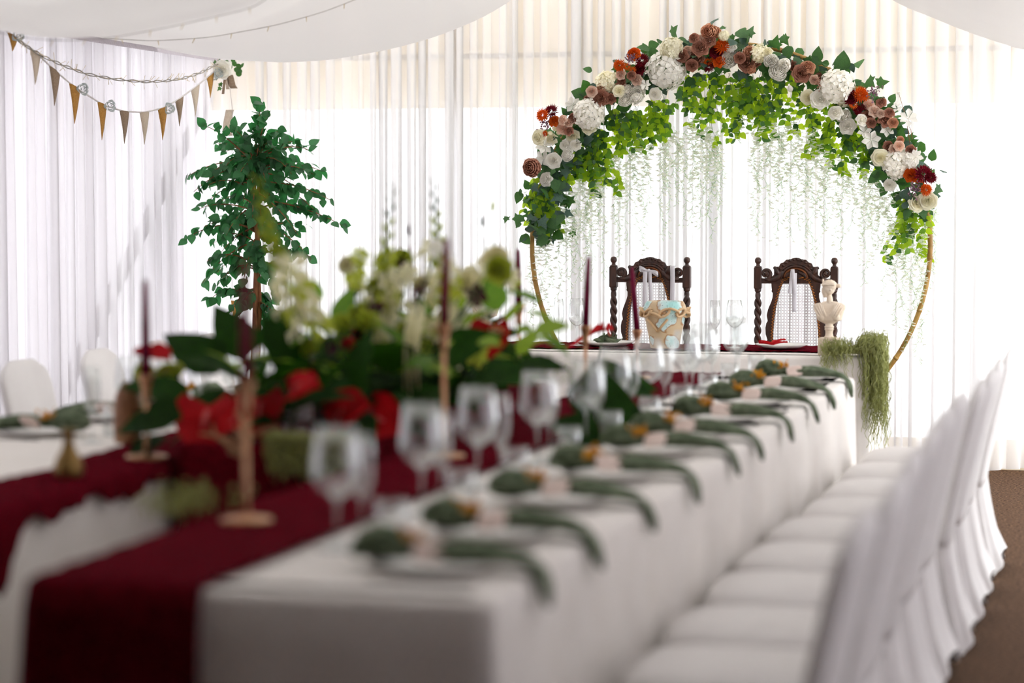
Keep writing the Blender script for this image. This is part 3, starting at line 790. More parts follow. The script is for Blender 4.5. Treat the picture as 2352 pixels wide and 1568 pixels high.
# ================================================================== head table pieces
ZH = ZT + .016
def ht(px, py, z=ZH): v = onz(px, py, z); return Vector((v.x, max(HY0 + .03, v.y), z))
for px_, kind, lb in ((1283, 'flute', 'clear champagne flute left of the left head-table plate'), (1325, 'wine', 'clear wine glass left of the left head-table plate'),
                      (1642, 'flute', 'clear champagne flute between the two head-table places'), (1687, 'wine', 'clear wine glass between the two head-table places')):
    q = at(px_, 793, 12.08 if kind == 'flute' else 12.02); glass(kind, q.x, q.y, ZH, lb, 'glasses on the head table')
for px_, sd, lb in ((1398, 'left', 'white plate with a sage napkin before the left carved chair'), (1795, 'right', 'white plate with a red bloom before the right carved chair')):
    q = at(px_, 795, 12.06)
    single('dinner_plate', plate_me, lb, 'plate', (q.x, q.y, ZH), 0, 'head table plates')
q = at(1400, 790, 12.06)
def rosette_nap():
    mb = MB(); rnd = random.Random(4)
    for k in range(7):
        a0 = k * 2.4; r0 = .012 + .007 * k; h = .055 - .005 * k
        mb.grid(lambda u, v: ((r0 * (.5 + .7 * v) + .006 * math.sin(6 * u + k)) * math.cos(a0 + 2.6 * u), (r0 * (.5 + .7 * v)) * math.sin(a0 + 2.6 * u), h * v + .006 * math.sin(9 * u + k)), 10, 4)
    return mb.mesh('napkin', 'sage')
single('napkin', rosette_nap(), 'sage gauze napkin gathered like a rose on the left head-table plate', 'napkin', (q.x, q.y, ZH + .006), 0, scale=(1.3, 1.2, 1))
q2 = at(1775, 792, 12.0)
def ribbon_bloom(mat, n, L, w_):
    mb = MB(); rnd = random.Random(9)
    for k in range(n):
        a = k * 2 * math.pi / n + rnd.uniform(-.3, .3); up = rnd.uniform(.2, .9)
        mb.grid(lambda u, v: ((L * v) * math.cos(a) - w_ * (u - .5) * math.sin(math.pi * min(1, v + .1)) * math.sin(a), (L * v) * math.sin(a) + w_ * (u - .5) * math.sin(math.pi * min(1, v + .1)) * math.cos(a), up * L * v * (1 - .6 * v) + .01 * (2 * u - 1) ** 2), 3, 6)
    return mb.mesh('bloom', mat)
single('red_bloom', ribbon_bloom('petal_red', 7, .075, .022), 'red bloom lying on the right head-table plate', 'flower', (q2.x, q2.y, ZH + .014), 0)

# plaster busts on plinths
def bust(loc, rz, label, labelp):
    S = .000285
    t = thing('plaster_bust', label, 'bust', (loc[0], loc[1], loc[2] + .0835), rz)
    mb = MB()
    def E(cx_, cz_, rx, ry, rz_, y=0, rot=None, n=18, m=12):
        mb.ball(((cx_ - 342) * S, y, (1150 - cz_) * S), 1, n, m, (rx * S, ry * S, rz_ * S), rot)
    # socle
    mb.lathe([(88 * S, 0), (88 * S, 12 * S), (70 * S, 30 * S), (62 * S, 75 * S), (66 * S, 120 * S), (80 * S, 140 * S), (80 * S, 152 * S), (70 * S, 160 * S), (82 * S, 175 * S), (82 * S, 192 * S), (64 * S, 205 * S), (64 * S, 300 * S)], 24)
    # chest loft
    rings = []
    for (z, xl, xr, dy, yc) in ((915, 265, 420, 50, 10), (890, 215, 455, 85, 5), (850, 140, 555, 105, -4), (780, 120, 575, 118, -10), (700, 100, 600, 108, -4), (640, 72, 630, 95, 4), (600, 62, 625, 80, 10), (572, 90, 585, 66, 14), (550, 200, 520, 58, 12), (530, 262, 440, 54, 8)):
        cxx, rx = (xl + xr) / 2, (xr - xl) / 2
        rings.append([((cxx - 342 + rx * math.copysign(abs(math.cos(a)) ** .75, math.cos(a))) * S, (yc + dy * math.copysign(abs(math.sin(a)) ** .9, math.sin(a))) * S, (1150 - z) * S) for a in [2 * math.pi * i / 32 for i in range(32)]])
    mb.rings(rings)
    E(225, 790, 72, 62, 78, -.022); E(470, 790, 72, 62, 74, -.022)          # breast
    E(345, 520, 56, 56, 120)                                                # neck
    # head, turned to the viewer's left
    E(330, 300, 112, 100, 122); E(272, 352, 68, 74, 88); E(268, 425, 40, 44, 42); E(350, 265, 118, 108, 100)
    E(212, 372, 14, 13, 12); E(218, 345, 15, 15, 36, rot=Matrix.Rotation(R(-16), 3, 'Y')); E(234, 408, 18, 22, 7); E(236, 422, 17, 20, 7)   # nose, lips
    E(236, 312, 30, 48, 13); E(255, 450, 22, 22, 18)                        # brow, chin
    E(378, 338, 13, 7, 22, -.0265)                                          # ear
    E(500, 265, 44, 40, 38); E(440, 265, 40, 40, 28)                        # bun
    E(230, 180, 18, 40, 34)                                                 # diadem
    # waved hair
    for k in range(9):
        a0 = k / 8
        pts = []
        for i in range(9):
            u = i / 8; th = R(170 - 150 * u); yy = -.031 * math.cos(R(-62 + 124 * a0)) * 1
            pts.append(((342 - 342 + 122 * math.cos(th) - 4 + 6 * math.sin(u * 15 + k)) * S, -.031 * math.sin(R(-85 + 170 * a0)), (1150 - 272 + (112 * math.cos(R(-70 + 140 * a0)) * .9) * math.sin(th) + 5 * math.cos(u * 15 + k)) * S))
        mb.tube(pts, .0042, 7)
    # drapery folds over both shoulders to the waist
    for (xa, za, xb, zb_, yb) in ((120, 600, 300, 900, 1), (160, 570, 310, 900, 1), (200, 560, 330, 900, 1), (90, 640, 250, 890, 1), (235, 570, 345, 905, 1), (500, 560, 330, 905, 1), (530, 570, 345, 905, 1), (480, 570, 312, 890, 1), (560, 590, 380, 905, 1), (585, 640, 420, 900, 1)):
        pts = []
        for i in range(9):
            u = i / 8; x = xa + (xb - xa) * u; z = za + (zb_ - za) * u
            bul = .026 + .016 * math.sin(math.pi * min(1, u * 1.1)) - .016 * u * u
            pts.append(((x - 342) * S, -bul, (1150 - z) * S))
        mb.tube(pts, [.0030 + .0016 * math.sin(math.pi * i / 8) for i in range(9)], 7)
    o = mb.build('figure', 'marble', t)
    rm = o.modifiers.new('fuse', 'REMESH'); rm.mode = 'VOXEL'; rm.voxel_size = .0017; rm.use_smooth_shade = True
    sm = o.modifiers.new('soften', 'SMOOTH'); sm.factor = .5; sm.iterations = 3
    p = thing('plinth', labelp, 'plinth', loc, rz)
    bevel(MB().box(-.047, .047, -.047, .047, 0, .083).build('block', 'marble', p, smooth=False), .0015, 2)
    return t
q = ht(1916, 809, ZT + .002)
bust((q.x, HY0 + .085, ZT + .003), R(-4), 'cream plaster bust of a draped woman at the right end of the head table', 'square cream plinth under the right-hand bust, ringed by moss')
q = at(1112, 800, HY0 + .1)
bust((q.x, HY0 + .12, ZT + .003), R(10), 'cream plaster bust mostly hidden behind the flowers at left', 'square cream plinth under the hidden left-hand bust')

# glazed pot with a chain round its shoulder
q = at(1527, 797, 11.96)
t = thing('glazed_pot', 'sand-coloured pot with turquoise glaze patches and a clay chain', 'pot', (q.x, 11.96, ZH - .002))
MB().lathe([(0, 0), (.070, 0), (.073, .004), (.082, .06), (.093, .11), (.101, .15), (.110, .168), (.1135, .182), (.110, .197), (.104, .213), (.098, .226), (.092, .234), (.087, .236), (.083, .232), (.080, .20)], 48, cap=(True, True)).build('body', 'pot', t)
lk = MB()
def link_me():
    mb = MB(); pts = []
    for i in range(17):
        a = 2 * math.pi * i / 16
        pts.append((.030 * math.cos(a), 0, .0155 * math.sin(a)))
    mb.tube(pts, .0066, 8, cap=False); return mb.mesh('chain_link', 'pot_plain')
lm = link_me()
for k in range(16):
    a = 2 * math.pi * k / 16 + .15
    o = obj('chain_link', lm, t); sag = .010 * math.sin(k * 1.57)
    o.matrix_local = Matrix.Translation((.1175 * math.cos(a), .1175 * math.sin(a), .180 + sag)) @ Matrix.Rotation(a + R(90), 4, 'Z') @ Matrix.Rotation(R(18 if k % 2 else -30), 4, 'Y') @ Matrix.Rotation(R(60 if k % 2 else -20), 4, 'X')
for sx in (-1, 1):
    MB().tube([(.052 * sx - .02, -.094, .150), (.025 * sx - .02, -.094, .118), (0 - .02, -.090, .085)], [.007, .0065, .006], 7).build('ridge', 'pot_plain', t)

# ================================================================== carved chairs
def jchair(label, px_, Y, rz):
    c = .000372
    X0 = at(px_, 700, Y).x
    t = thing('carved_chair', label, 'chair', (X0, Y, 0), rz, 'carved oak chairs behind the head table')
    zz = lambda y: 1.2515 - y * c            # height of a feature measured down from above the finials
    xx = lambda x: (x - 685) * c
    zc = zz
    for s in (-1, 1):
        x = .2025 * s
        # lower leg, block, twist, block, finial: one post
        mb = MB(); mb.box(x - .0205, x + .0205, -.0205, .0205, zz(575), zz(275))
        post = bevel(mb.build('back_post', 'oak', t, smooth=False), .003, 2)
        MB().lathe([(.020, zz(275)), (.021, zz(262)), (.011, zz(250)), (.0095, zz(225)), (.012, zz(215)), (.0165, zz(200)), (.0182, zz(178)), (.0165, zz(155)), (.011, zz(136)), (.004, zz(130))], 18, (x, 0, 0)).build('finial', 'oak', post)
        MB().lathe([(.016, zz(625)), (.0165, zz(612)), (.019, zz(604)), (.0165, zz(596)), (.0195, zz(586)), (.019, zz(575))], 18, (x, 0, 0)).build('collar', 'oak', post)
        tw = MB(); z0_, z1_ = .52, zz(622)
        for st_ in (0, math.pi):
            pts = []; n = 70
            for i in range(n + 1):
                u = i / n; a = st_ + s * u * 2 * math.pi * (z1_ - z0_) / .098
                k = min(1, min(u, 1 - u) * 12)
                pts.append((x + .0088 * k * math.cos(a), .0088 * k * math.sin(a), z0_ + (z1_ - z0_) * u))
            tw.tube(pts, .0118, 8)
        tw.build('twist', 'oak', post)
        bevel(MB().box(x - .0205, x + .0205, -.0205, .0205, .40, .525).build('lower_block', 'oak', post, smooth=False), .003)
        MB().lathe([(.013, 0), (.022, .02), (.022, .04), (.012, .06), (.018, .15), (.021, .25), (.014, .36), (.019, .40)], 16, (x, 0, 0)).build('rear_leg', 'oak', post)
        MB().lathe([(.016, 0), (.026, .025), (.024, .05), (.013, .07), (.020, .16), (.023, .26), (.014, .36), (.022, .40), (.022, .46)], 16, (x, -.345, 0)).build('front_leg', 'oak', t)
        MB().box(x - .011, x + .011, -.335, -.01, .14, .165).build('side_stretcher', 'oak', t, smooth=False)
        MB().box(x - .013, x + .013, -.335, -.01, .40, .45).build('seat_rail', 'oak', t, smooth=False)
    MB().box(-.19, .19, -.356, -.334, .40, .45).build('front_rail', 'oak', t, smooth=False)
    MB().box(-.19, .19, -.215, -.19, .14, .165).build('cross_stretcher', 'oak', t, smooth=False)
    MB().box(-.19, .19, -.012, .012, .45, .49).build('lower_back_rail', 'oak', t, smooth=False)
    MB().grid(lambda u, v: (-.205 + .41 * u, -.345 + .345 * v, .455 + .02 * math.sin(math.pi * u) * math.sin(math.pi * v)), 10, 10).build('seat', 'cane', t)
    # crest: arch, scrolls, scallops
    top = [(180, 495), (180, 420), (215, 430), (300, 432), (370, 380), (372, 300), (352, 285), (375, 252), (398, 262), (440, 262), (462, 214), (510, 196), (545, 160), (600, 158), (640, 138), (685, 132), (730, 138), (770, 158), (825, 160), (860, 196), (908, 214), (930, 262), (972, 262), (995, 252), (1018, 285), (998, 300), (1000, 380), (1070, 432), (1155, 430), (1190, 420), (1190, 495)]
    arch = []
    for i in range(13):
        a = math.pi * i / 12; arch.append((685 - 165 * math.cos(a), 425 - 140 * math.sin(a)))
    poly = [(xx(x), zz(y)) for x, y in top]
    inner = [(xx(x), zz(y)) for x, y in arch]
    # left half ring between the outer outline and the arch opening, back-filled panel behind the opening
    cr = MB(); cr.prism(list(reversed(poly)), -.010, .012)
    crest = bevel(cr.build('crest_rail', 'oak', t, smooth=False), .003, 2)
    for rr_, th_, yy_ in ((1.0, .0058, -.013), (1.24, .0075, -.012), (1.46, .005, -.012)):
        pts = [(xx(685 + (x - 685) * rr_), yy_, zz(425 + (y - 425) * (rr_ * .98))) for x, y in arch]
        MB().tube(pts, th_, 7).build('arch_moulding', 'oak_worn' if rr_ == 1.0 else 'oak', crest)
    for k in range(11):
        a = math.pi * (k + 1.2) / 13.4
        MB().ball((xx(685 - 252 * math.cos(a)), -.004, zz(425 - 268 * math.sin(a))), 1, 8, 6, (.0105, .012, .0085)).build('scallop', 'oak', crest)
    for s in (-1, 1):
        pts = []; n = 44
        for i in range(n + 1):
            u = i / n; a = R(-75) + u * R(560); r = (74 - 58 * u)
            pts.append((xx(685 + s * (-425 + r * math.cos(a) * 1)), -.010 - .004 * u, zz(362 - r * math.sin(a))))
        MB().tube(pts, [.0095 - .004 * i / n for i in range(n + 1)], 7).build('scroll', 'oak', crest)
        MB().ball((xx(685 - s * 425), -.012, zz(362)), .011, 10, 6).build('scroll_eye', 'oak', crest)
        pts = [(xx(685 - s * x), -.012, zz(y)) for x, y in ((440, 440), (360, 458), (290, 440), (240, 400), (205, 352), (170, 330))]
        MB().tube(pts, [.008, .012, .014, .014, .012, .007], 7).build('acanthus_leaf', 'oak', crest)
        pts = [(xx(685 - s * x), -.012, zz(y)) for x, y in ((300, 260), (288, 300), (262, 345), (225, 380))]
        MB().tube(pts, [.006, .012, .014, .008], 7).build('acanthus_tip', 'oak', crest)
        pts = [(xx(685 - s * x), -.008, zz(y)) for x, y in ((145, 425), (120, 370), (70, 350), (25, 330))]
        MB().tube(pts, [.010, .013, .011, .006], 7).build('spandrel_leaf', 'oak', crest)
    MB().box(xx(180), xx(1190), -.0125, .0125, zz(503), zz(480)).build('crest_bead', 'oak', crest, smooth=False)
    # shaped splat frame round the cane
    outer = [(500, 352), (540, 350), (600, 342), (612, 352), (640, 330), (700, 332), (760, 350), (880, 398), (960, 416), (1020, 404), (1040, 400), (1070, 420), (1140, 432), (1230, 428), (1290, 410), (1310, 402), (1340, 418), (1400, 432), (1500, 434), (1700, 420), (1900, 400), (2060, 380)]
    inn = [(432, 40), (445, 110), (480, 175), (560, 212), (700, 250), (850, 282), (1000, 303), (1200, 318), (1450, 322), (1700, 300), (1880, 250), (1960, 160), (1990, 60)]
    def fi(y): return interp(inn, y)
    def fo(y): return interp(outer, y)
    ysn = sorted(set([y for y, _ in outer] + [y for y, _ in inn if y >= 500] + list(range(520, 2061, 40))))
    for s in (-1, 1):
        rings = []
        for y in ysn:
            a, b = fi(y) if y < 1990 else 0.01, fo(y)
            rings.append([(s * a * c, -.010, zz(y)), (s * b * c, -.010, zz(y)), (s * b * c, .012, zz(y)), (s * a * c, .012, zz(y))])
        bevel(MB().rings(rings).build('splat_side', 'oak', t, smooth=False), .002, 1)
    # cane weave: paired uprights and rails with both diagonals
    cw = MB(); cell = 42.0; wd = .0016
    def strip(pts, y_, w_=wd):
        cw.tube([(x * c, y_, zz(yv)) for x, yv in pts], w_, 4, flat=.35)
    zmin, zmax = 470, 1985
    for k in range(-8, 9):
        for o in (-5, 5):
            x = k * cell + o
            yy = [y for y in range(440, 1986, 6) if fi(y) > abs(x)]
            if len(yy) > 3: strip([(x, yy[0]), (x, yy[-1])], -.0005)
    for k in range(0, 37):
        for o in (-5, 5):
            y = 470 + k * cell + o
            if y < 1985: b = fi(y); strip([(-b, y), (b, y)], .0008)
    for k in range(-60, 60):
        for sg in (-1, 1):
            run = []
            for y in range(440, 1986, 7):
                x = sg * (y - 470) + (k + .5) * cell
                if abs(x) < fi(y): run.append((x, y))
                elif run:
                    if len(run) > 2: strip([run[0], run[-1]], .0018 * sg)
                    run = []
            if len(run) > 2: strip([run[0], run[-1]], .0018 * sg)
    cn = cw.build('cane_panel', 'cane', t)
    # zigzag lacing along the edge of the cane
    for s in (-1, 1):
        pts = []; y = 432; k = 0
        while y < 1960:
            b = fi(y); slope = 1 if y < 480 else .0
            o = 34 if k % 2 else 2
            pts.append((s * (b + o) * c, -.0125, zz(y - (o * .9 if y < 500 else 0)))); y += 21 if y > 500 else 8; k += 1
        MB().tube(pts, .0025, 5).build('lacing', 'cane_edge', t)
    return t
jl = jchair('dark carved oak chair with cane back behind the glazed pot', 1493, 12.82, R(-2))
jr = jchair('dark carved oak chair with cane back beside the plaster bust', 1828, 12.82, R(2))

# ribbons on the chairs
def ribbon(parent, name, pts, w_=.012, side=(1, 0, 0), mat='ribbon'):
    mb = MB(); sd = Vector(side).normalized() * w_; n = len(pts)
    mb.add([Vector(p) - sd for p in pts] + [Vector(p) + sd for p in pts], [(i, i + 1, n + i + 1, n + i) for i in range(n - 1)])
    o = mb.build(name, mat, parent); s = o.modifiers.new('solid', 'SOLIDIFY'); s.thickness = .0008; return o
def arcpts(f, n=16): return [f(i / n) for i in range(n + 1)]
k_ = .00238                                     # metres per photo pixel at the chairs
b = at(1491, 621, 12.79)
t = thing('ribbon_bow', 'white satin bow tied to the crest of the left carved chair', 'ribbon', b)
MB().ball((0, -.012, 0), 1, 10, 7, (.010, .008, .010)).build('knot', 'ribbon', t)
for s in (-1, 1):
    mb = MB()
    L = .048
    mb.grid(lambda u, v: (s * (L * math.sin(math.pi * u) + .004), -.012 - .012 * math.sin(2 * math.pi * u), (.010 if s < 0 else -.020) * math.sin(math.pi * u) + .017 * (v - .5) * (.35 + .9 * math.sin(math.pi * u)) + .008 * math.sin(2 * math.pi * u)), 18, 3)
    o = mb.build('loop', 'ribbon', t)
ribbon(t, 'tail', arcpts(lambda u: (-.018 - .004 * u, -.016 - .004 * math.sin(4 * u), -.005 - .19 * u)), .012)
ribbon(t, 'tail', arcpts(lambda u: (.006 + .006 * u, -.013, -.005 - .20 * u)), .010)
b = at(1546, 612, 12.79)
t = thing('ribbon_strip', 'straight white ribbon hanging down the right side of the left carved chair', 'ribbon', b)
ribbon(t, 'tail', arcpts(lambda u: (.001 * math.sin(5 * u), -.020 + .006 * u, -.0 - .19 * u)), .0125)
ribbon(t, 'fold', arcpts(lambda u: (0, -.020 + .034 * u, .004 * math.sin(math.pi * u))), .0125)
b = at(1824, 618, 12.79)
t = thing('ribbon_loop', 'white satin ribbon loop hanging from the crest of the right carved chair', 'ribbon', b)
ribbon(t, 'loop', arcpts(lambda u: (-.006 - .014 * math.sin(math.pi * u) * (1 if u < .5 else -1) * 1.0, -.016 - .008 * math.sin(math.pi * u), -.13 * math.sin(math.pi * u)), 26), .010)
ribbon(t, 'tail', arcpts(lambda u: (.004, -.015, -.02 - .205 * u)), .0125)


# ================================================================== plant pieces (shared meshes, unit size)
def petal(mb, ang, spread, prof, nu=4, cup=0., ruffle=0., tip=1.0, wfn=None):
    """one petal: a strip of a surface of revolution; prof = [(radius, z), ...] from base to edge"""
    m = len(prof) - 1
    def fn(u, v):
        i = min(int(v * m), m - 1); f = v * m - i
        r = prof[i][0] + (prof[i + 1][0] - prof[i][0]) * f; z = prof[i][1] + (prof[i + 1][1] - prof[i][1]) * f
        s = 2 * u - 1
        w_ = wfn(v) if wfn else math.sin(math.pi * (.18 + .62 * v)) * (1 if v < .7 else math.sqrt(max(.05, 1 - ((v - .7) / .34) ** 2)))
        a = ang + s * spread * w_
        z2 = z + cup * s * s * v + ruffle * math.sin(s * 7 + ang * 5) * v
        r2 = r * (1 - .10 * tip * s * s * v)
        return (r2 * math.cos(a), r2 * math.sin(a), z2)
    mb.grid(fn, nu, m)
def rose_mb(open_=1.0, seed=0):
    rnd = random.Random(seed); mb = MB()
    for k, (n, r0, r1, h) in enumerate(((3, .05, .16, .62), (4, .10, .27, .62), (5, .16, .42, .56), (5, .2, .60, .44), (6, .22, .82 * open_, .28), (6, .24, 1.0 * open_, .10))):
        for i in range(n):
            a = 2 * math.pi * i / n + k * .7 + rnd.uniform(-.15, .15)
            curl = .05 + .06 * k
            petal(mb, a, math.pi / n * 1.25, [(r0 * .5, -.1), (r0 + (r1 - r0) * .55, h * .35), (r1 * .95, h * .8), (r1, h), (r1 * 1.06, h - curl)], 4, cup=-.03)
    mb.ball((0, 0, .3), .12, 8, 5)
    return mb
def peony_mb(seed=1):
    rnd = random.Random(seed); mb = MB()
    for k, (n, r1, h) in enumerate(((4, .2, .78), (6, .38, .76), (8, .56, .68), (9, .74, .52), (9, .9, .3), (8, 1.0, .05))):
        for i in range(n):
            a = 2 * math.pi * i / n + k * .9 + rnd.uniform(-.3, .3); q = rnd.uniform(.92, 1.06)
            petal(mb, a, math.pi / n * 1.5, [(r1 * .2, -.1), (r1 * .8, h * .4), (r1 * q, h * q), (r1 * .95 * q, (h + .12) * q)], 5, ruffle=.05)
    return mb
def mum_mb(seed=2, n=74):
    rnd = random.Random(seed); mb = MB()
    for k in range(n):
        t = k / n; th = math.sqrt(t) * 1.75; a = k * 2.39996
        d = Vector((math.sin(th) * math.cos(a), math.sin(th) * math.sin(a), math.cos(th)))
        e = d.cross(Vector((-math.sin(a), math.cos(a), 0))).normalized(); s_ = d.cross(e)
        L = .62 + .38 * t + rnd.uniform(-.08, .08); w_ = .085
        b = d * .18; m_ = d * (L * .65) + e * -.02
        mb.add([b, m_ + s_ * w_, d * L + e * .10, m_ - s_ * w_, m_ + e * -.05], [(0, 1, 4), (1, 2, 4), (2, 3, 4), (3, 0, 4)])
    return mb
def gerbera_mb():
    mb = MB()
    for i in range(15):
        a = 2 * math.pi * i / 15
        petal(mb, a, .19, [(.2, .05), (.6, .2), (1, .12)], 2, cup=.05)
    for i in range(11): petal(mb, i * .571, .16, [(.15, .1), (.4, .26), (.66, .26)], 2)
    return mb
def magnolia_mb(n=6, seed=0):
    rnd = random.Random(seed); mb = MB()
    for i in range(n):
        a = 2 * math.pi * i / n; lift = .15 + .3 * (i % 2) + rnd.uniform(-.1, .1)
        petal(mb, a, .52, [(.05, 0), (.4, lift * .6), (.75, lift), (1.0, lift * .8)], 4, cup=.12)
    mb.ball((0, 0, .08), .09, 8, 5)
    return mb
def hydrangea_mb(seed=0, n=70):
    rnd = random.Random(seed); mb = MB()
    for k in range(n):
        z = 1 - 1.75 * (k + .5) / n; a = k * 2.39996; r = math.sqrt(max(0, 1 - z * z))
        d = Vector((r * math.cos(a), r * math.sin(a), z)); q = d.to_track_quat('Z', 'Y').to_matrix()
        c = Vector((d.x, d.y, d.z * .8)) * (.84 + rnd.uniform(-.14, .12)); sp = rnd.uniform(0, 1.5); s_ = rnd.uniform(.27, .37); q = (d + Vector((rnd.uniform(-.4, .4), rnd.uniform(-.4, .4), 0))).to_track_quat('Z', 'Y').to_matrix()
        for i in range(4):
            b = sp + i * math.pi / 2
            pts = [(0, 0, 0), (.62, -.5, .10), (1.0, -.25, .02), (1.0, .25, .10), (.62, .5, .02)]
            mb.add([c + q @ Vector((s_ * (x * math.cos(b) - y * math.sin(b)), s_ * (x * math.sin(b) + y * math.cos(b)), s_ * (zz_ + .1 * rnd.uniform(-1, 1)))) for x, y, zz_ in pts], [(0, 1, 2), (0, 2, 3), (0, 3, 4)])
    return mb
def filler_mb(seed=0, n=70):
    rnd = random.Random(seed); mb = MB()
    for k in range(n):
        d = Vector((rnd.gauss(0, .5), rnd.gauss(0, .5), rnd.uniform(0, .9))); mb.ball(d, rnd.uniform(.07, .13), 5, 4)
    return mb
def bud_mb():
    mb = MB(); mb.lathe([(.02, -.6), (.34, -.3), (.42, 0), (.30, .45), (.12, .7), (.03, .75)], 9)
    return mb
def leaf_mb(w_=.42, fold=.10, droop=.18, tipn=1.0):
    mb = MB(); n = 6; vs = []
    for i in range(n + 1):
        v = i / n; ww = w_ * 3.0 * v ** .62 * (1 - v) ** 1.12 if 0 < v < 1 else 0.0
        z = -droop * v * v
        vs += [(v, -ww, z + fold * ww), (v, 0, z), (v, ww, z + fold * ww)]
    fs = []
    for i in range(n):
        a, b = i * 3, (i + 1) * 3
        fs += [(a, a + 1, b + 1, b), (a + 1, a + 2, b + 2, b + 1)]
    return mb.add(vs, fs)
def ivy_mb():
    mb = MB(); out = [(0, 0), (.05, .18), (-.08, .42), (.22, .36), (.40, .52), (.52, .24), (1.0, 0), (.52, -.24), (.40, -.52), (.22, -.36), (-.08, -.42), (.05, -.18)]
    vs = [(.35, 0, .0)] + [(x, y, -.12 * x * x - .18 * y * y) for x, y in out]
    return mb.add(vs, [(0, i + 1, (i + 1) % 12 + 1) for i in range(12)])
def round_mb():
    mb = MB(); vs = [(.5, 0, .0)] + [(.5 + .5 * math.cos(a), .42 * math.sin(a), -.06 + .06 * math.cos(2 * a)) for a in [2 * math.pi * i / 10 for i in range(10)]]
    return mb.add(vs, [(0, i + 1, (i + 1) % 10 + 1) for i in range(10)])
PB = {'rose': rose_mb(), 'peony': peony_mb(), 'mum': mum_mb(), 'gerbera': gerbera_mb(), 'magnolia': magnolia_mb(), 'hydrangea': hydrangea_mb(), 'filler': filler_mb(), 'bud': bud_mb(), 'openrose': rose_mb(1.12, 5)}
LB = {'pointed': leaf_mb(), 'ivy': ivy_mb(), 'round': round_mb(), 'vine': leaf_mb(.36, .08, .12)}
_pc = {}
def pmesh(kind, mat, lib=None):
    k = (kind, mat)
    if k not in _pc: _pc[k] = (PB.get(kind) or LB.get(kind)).mesh({'openrose': 'rose', 'filler': 'filler_flower', 'mum': 'chrysanthemum', 'bud': 'flower_bud'}.get(kind, kind), mat, kind not in ('mum', 'hydrangea'))
    return _pc[k]
FNAME = {'rose': 'rose', 'openrose': 'rose', 'peony': 'peony', 'mum': 'chrysanthemum', 'gerbera': 'gerbera', 'magnolia': 'magnolia', 'hydrangea': 'hydrangea', 'filler': 'filler_flower', 'bud': 'flower_bud'}
def leaf_mat(pos, d, up, size):
    """leaf along d, its upper face towards up"""
    x = Vector(d).normalized(); z = Vector(up) - x * Vector(up).dot(x)
    z = z.normalized() if z.length > 1e-4 else x.orthogonal().normalized()
    y = z.cross(x)
    m = Matrix((x, y, z)).transposed().to_4x4()
    return Matrix.Translation(pos) @ m @ Matrix.Diagonal((size, size, size, 1))
def rdir(): 
    v = Vector((random.gauss(0, 1), random.gauss(0, 1), random.gauss(0, 1))); return v.normalized()
def put_leaves(items, parent, limit=300, stuffname='foliage'):
    """items: (kind, material, matrix, size); the largest become parts of their own, the rest one mass"""
    items.sort(key=lambda a: -a[3])
    for kind, mat, mt, s in items[:limit]: obj('leaf', pmesh(kind, mat), parent, mt)
    rest = {}
    for kind, mat, mt, s in items[limit:]: rest.setdefault(mat, MB()).merge(LB[kind], mt)
    for mat, mb in rest.items():
        o = mb.build(stuffname, mat, parent); o['kind'] = 'stuff'

# ================================================================== potted ficus
TX, TY = -4.707, 12.62
t = thing('potted_ficus', 'tall potted ficus tree with drooping green leaves in the left corner', 'plant', (TX, TY, 0))
MB().lathe([(0, 0), (.13, 0), (.135, .01), (.165, .27), (.178, .275), (.178, .31), (.160, .31), (.158, .27)], 30, cap=(True, False)).build('pot', 'terracotta', t)
MB().lathe([(0, .262), (.158, .262), (.158, .27), (0, .275)], 24).build('soil', 'soil', t)
for k, (dx, r) in enumerate(((-.018, .019), (.018, .021), (.0, .014))):
    pts = [(dx * math.cos(z * 3 + k * 2) + .004 * math.sin(z * 9 + k), .012 * math.sin(z * 3 + k * 2), z) for z in [.26 + i * .085 for i in range(19)]]
    MB().tube(pts, [r * (1 - .035 * i) for i in range(19)], 8).build('trunk', 'bark', t)
random.seed(21)
items = []
kpx = .00236
# branch tips read from the crown's outline: (px, py) in the photo
tips = [(600, 240), (612, 270), (470, 288), (500, 330), (540, 300), (560, 320), (640, 300), (690, 325), (712, 345), (668, 330), (745, 395), (720, 400), (430, 405), (445, 440), (470, 430), (760, 460), (790, 520), (740, 500), (720, 480), (425, 550), (455, 480), (470, 520), (715, 595), (690, 585),
        (475, 600), (465, 650), (480, 690), (500, 655), (530, 720), (545, 740), (560, 700), (620, 700), (640, 740), (625, 760), (655, 620), (500, 590), (520, 640), (600, 640), (640, 560), (560, 640), (685, 540), (660, 470), (500, 470), (520, 540), (610, 330), (560, 360), (520, 380), (630, 370), (670, 400), (580, 420), (540, 450), (620, 450), (580, 500), (530, 500), (640, 520), (560, 560), (600, 580), (500, 420), (690, 440), (700, 520), (490, 560), (600, 380), (550, 400), (650, 430), (660, 380), (515, 350), (575, 460), (605, 530), (545, 590), (575, 610), (530, 420), (635, 480), (480, 400), (690, 380), (510, 510), (590, 350), (470, 470), (650, 590), (590, 300), (610, 420), (555, 480), (625, 400), (540, 360), (570, 530), (600, 490), (500, 625), (540, 670), (640, 680), (580, 390), (645, 345)]
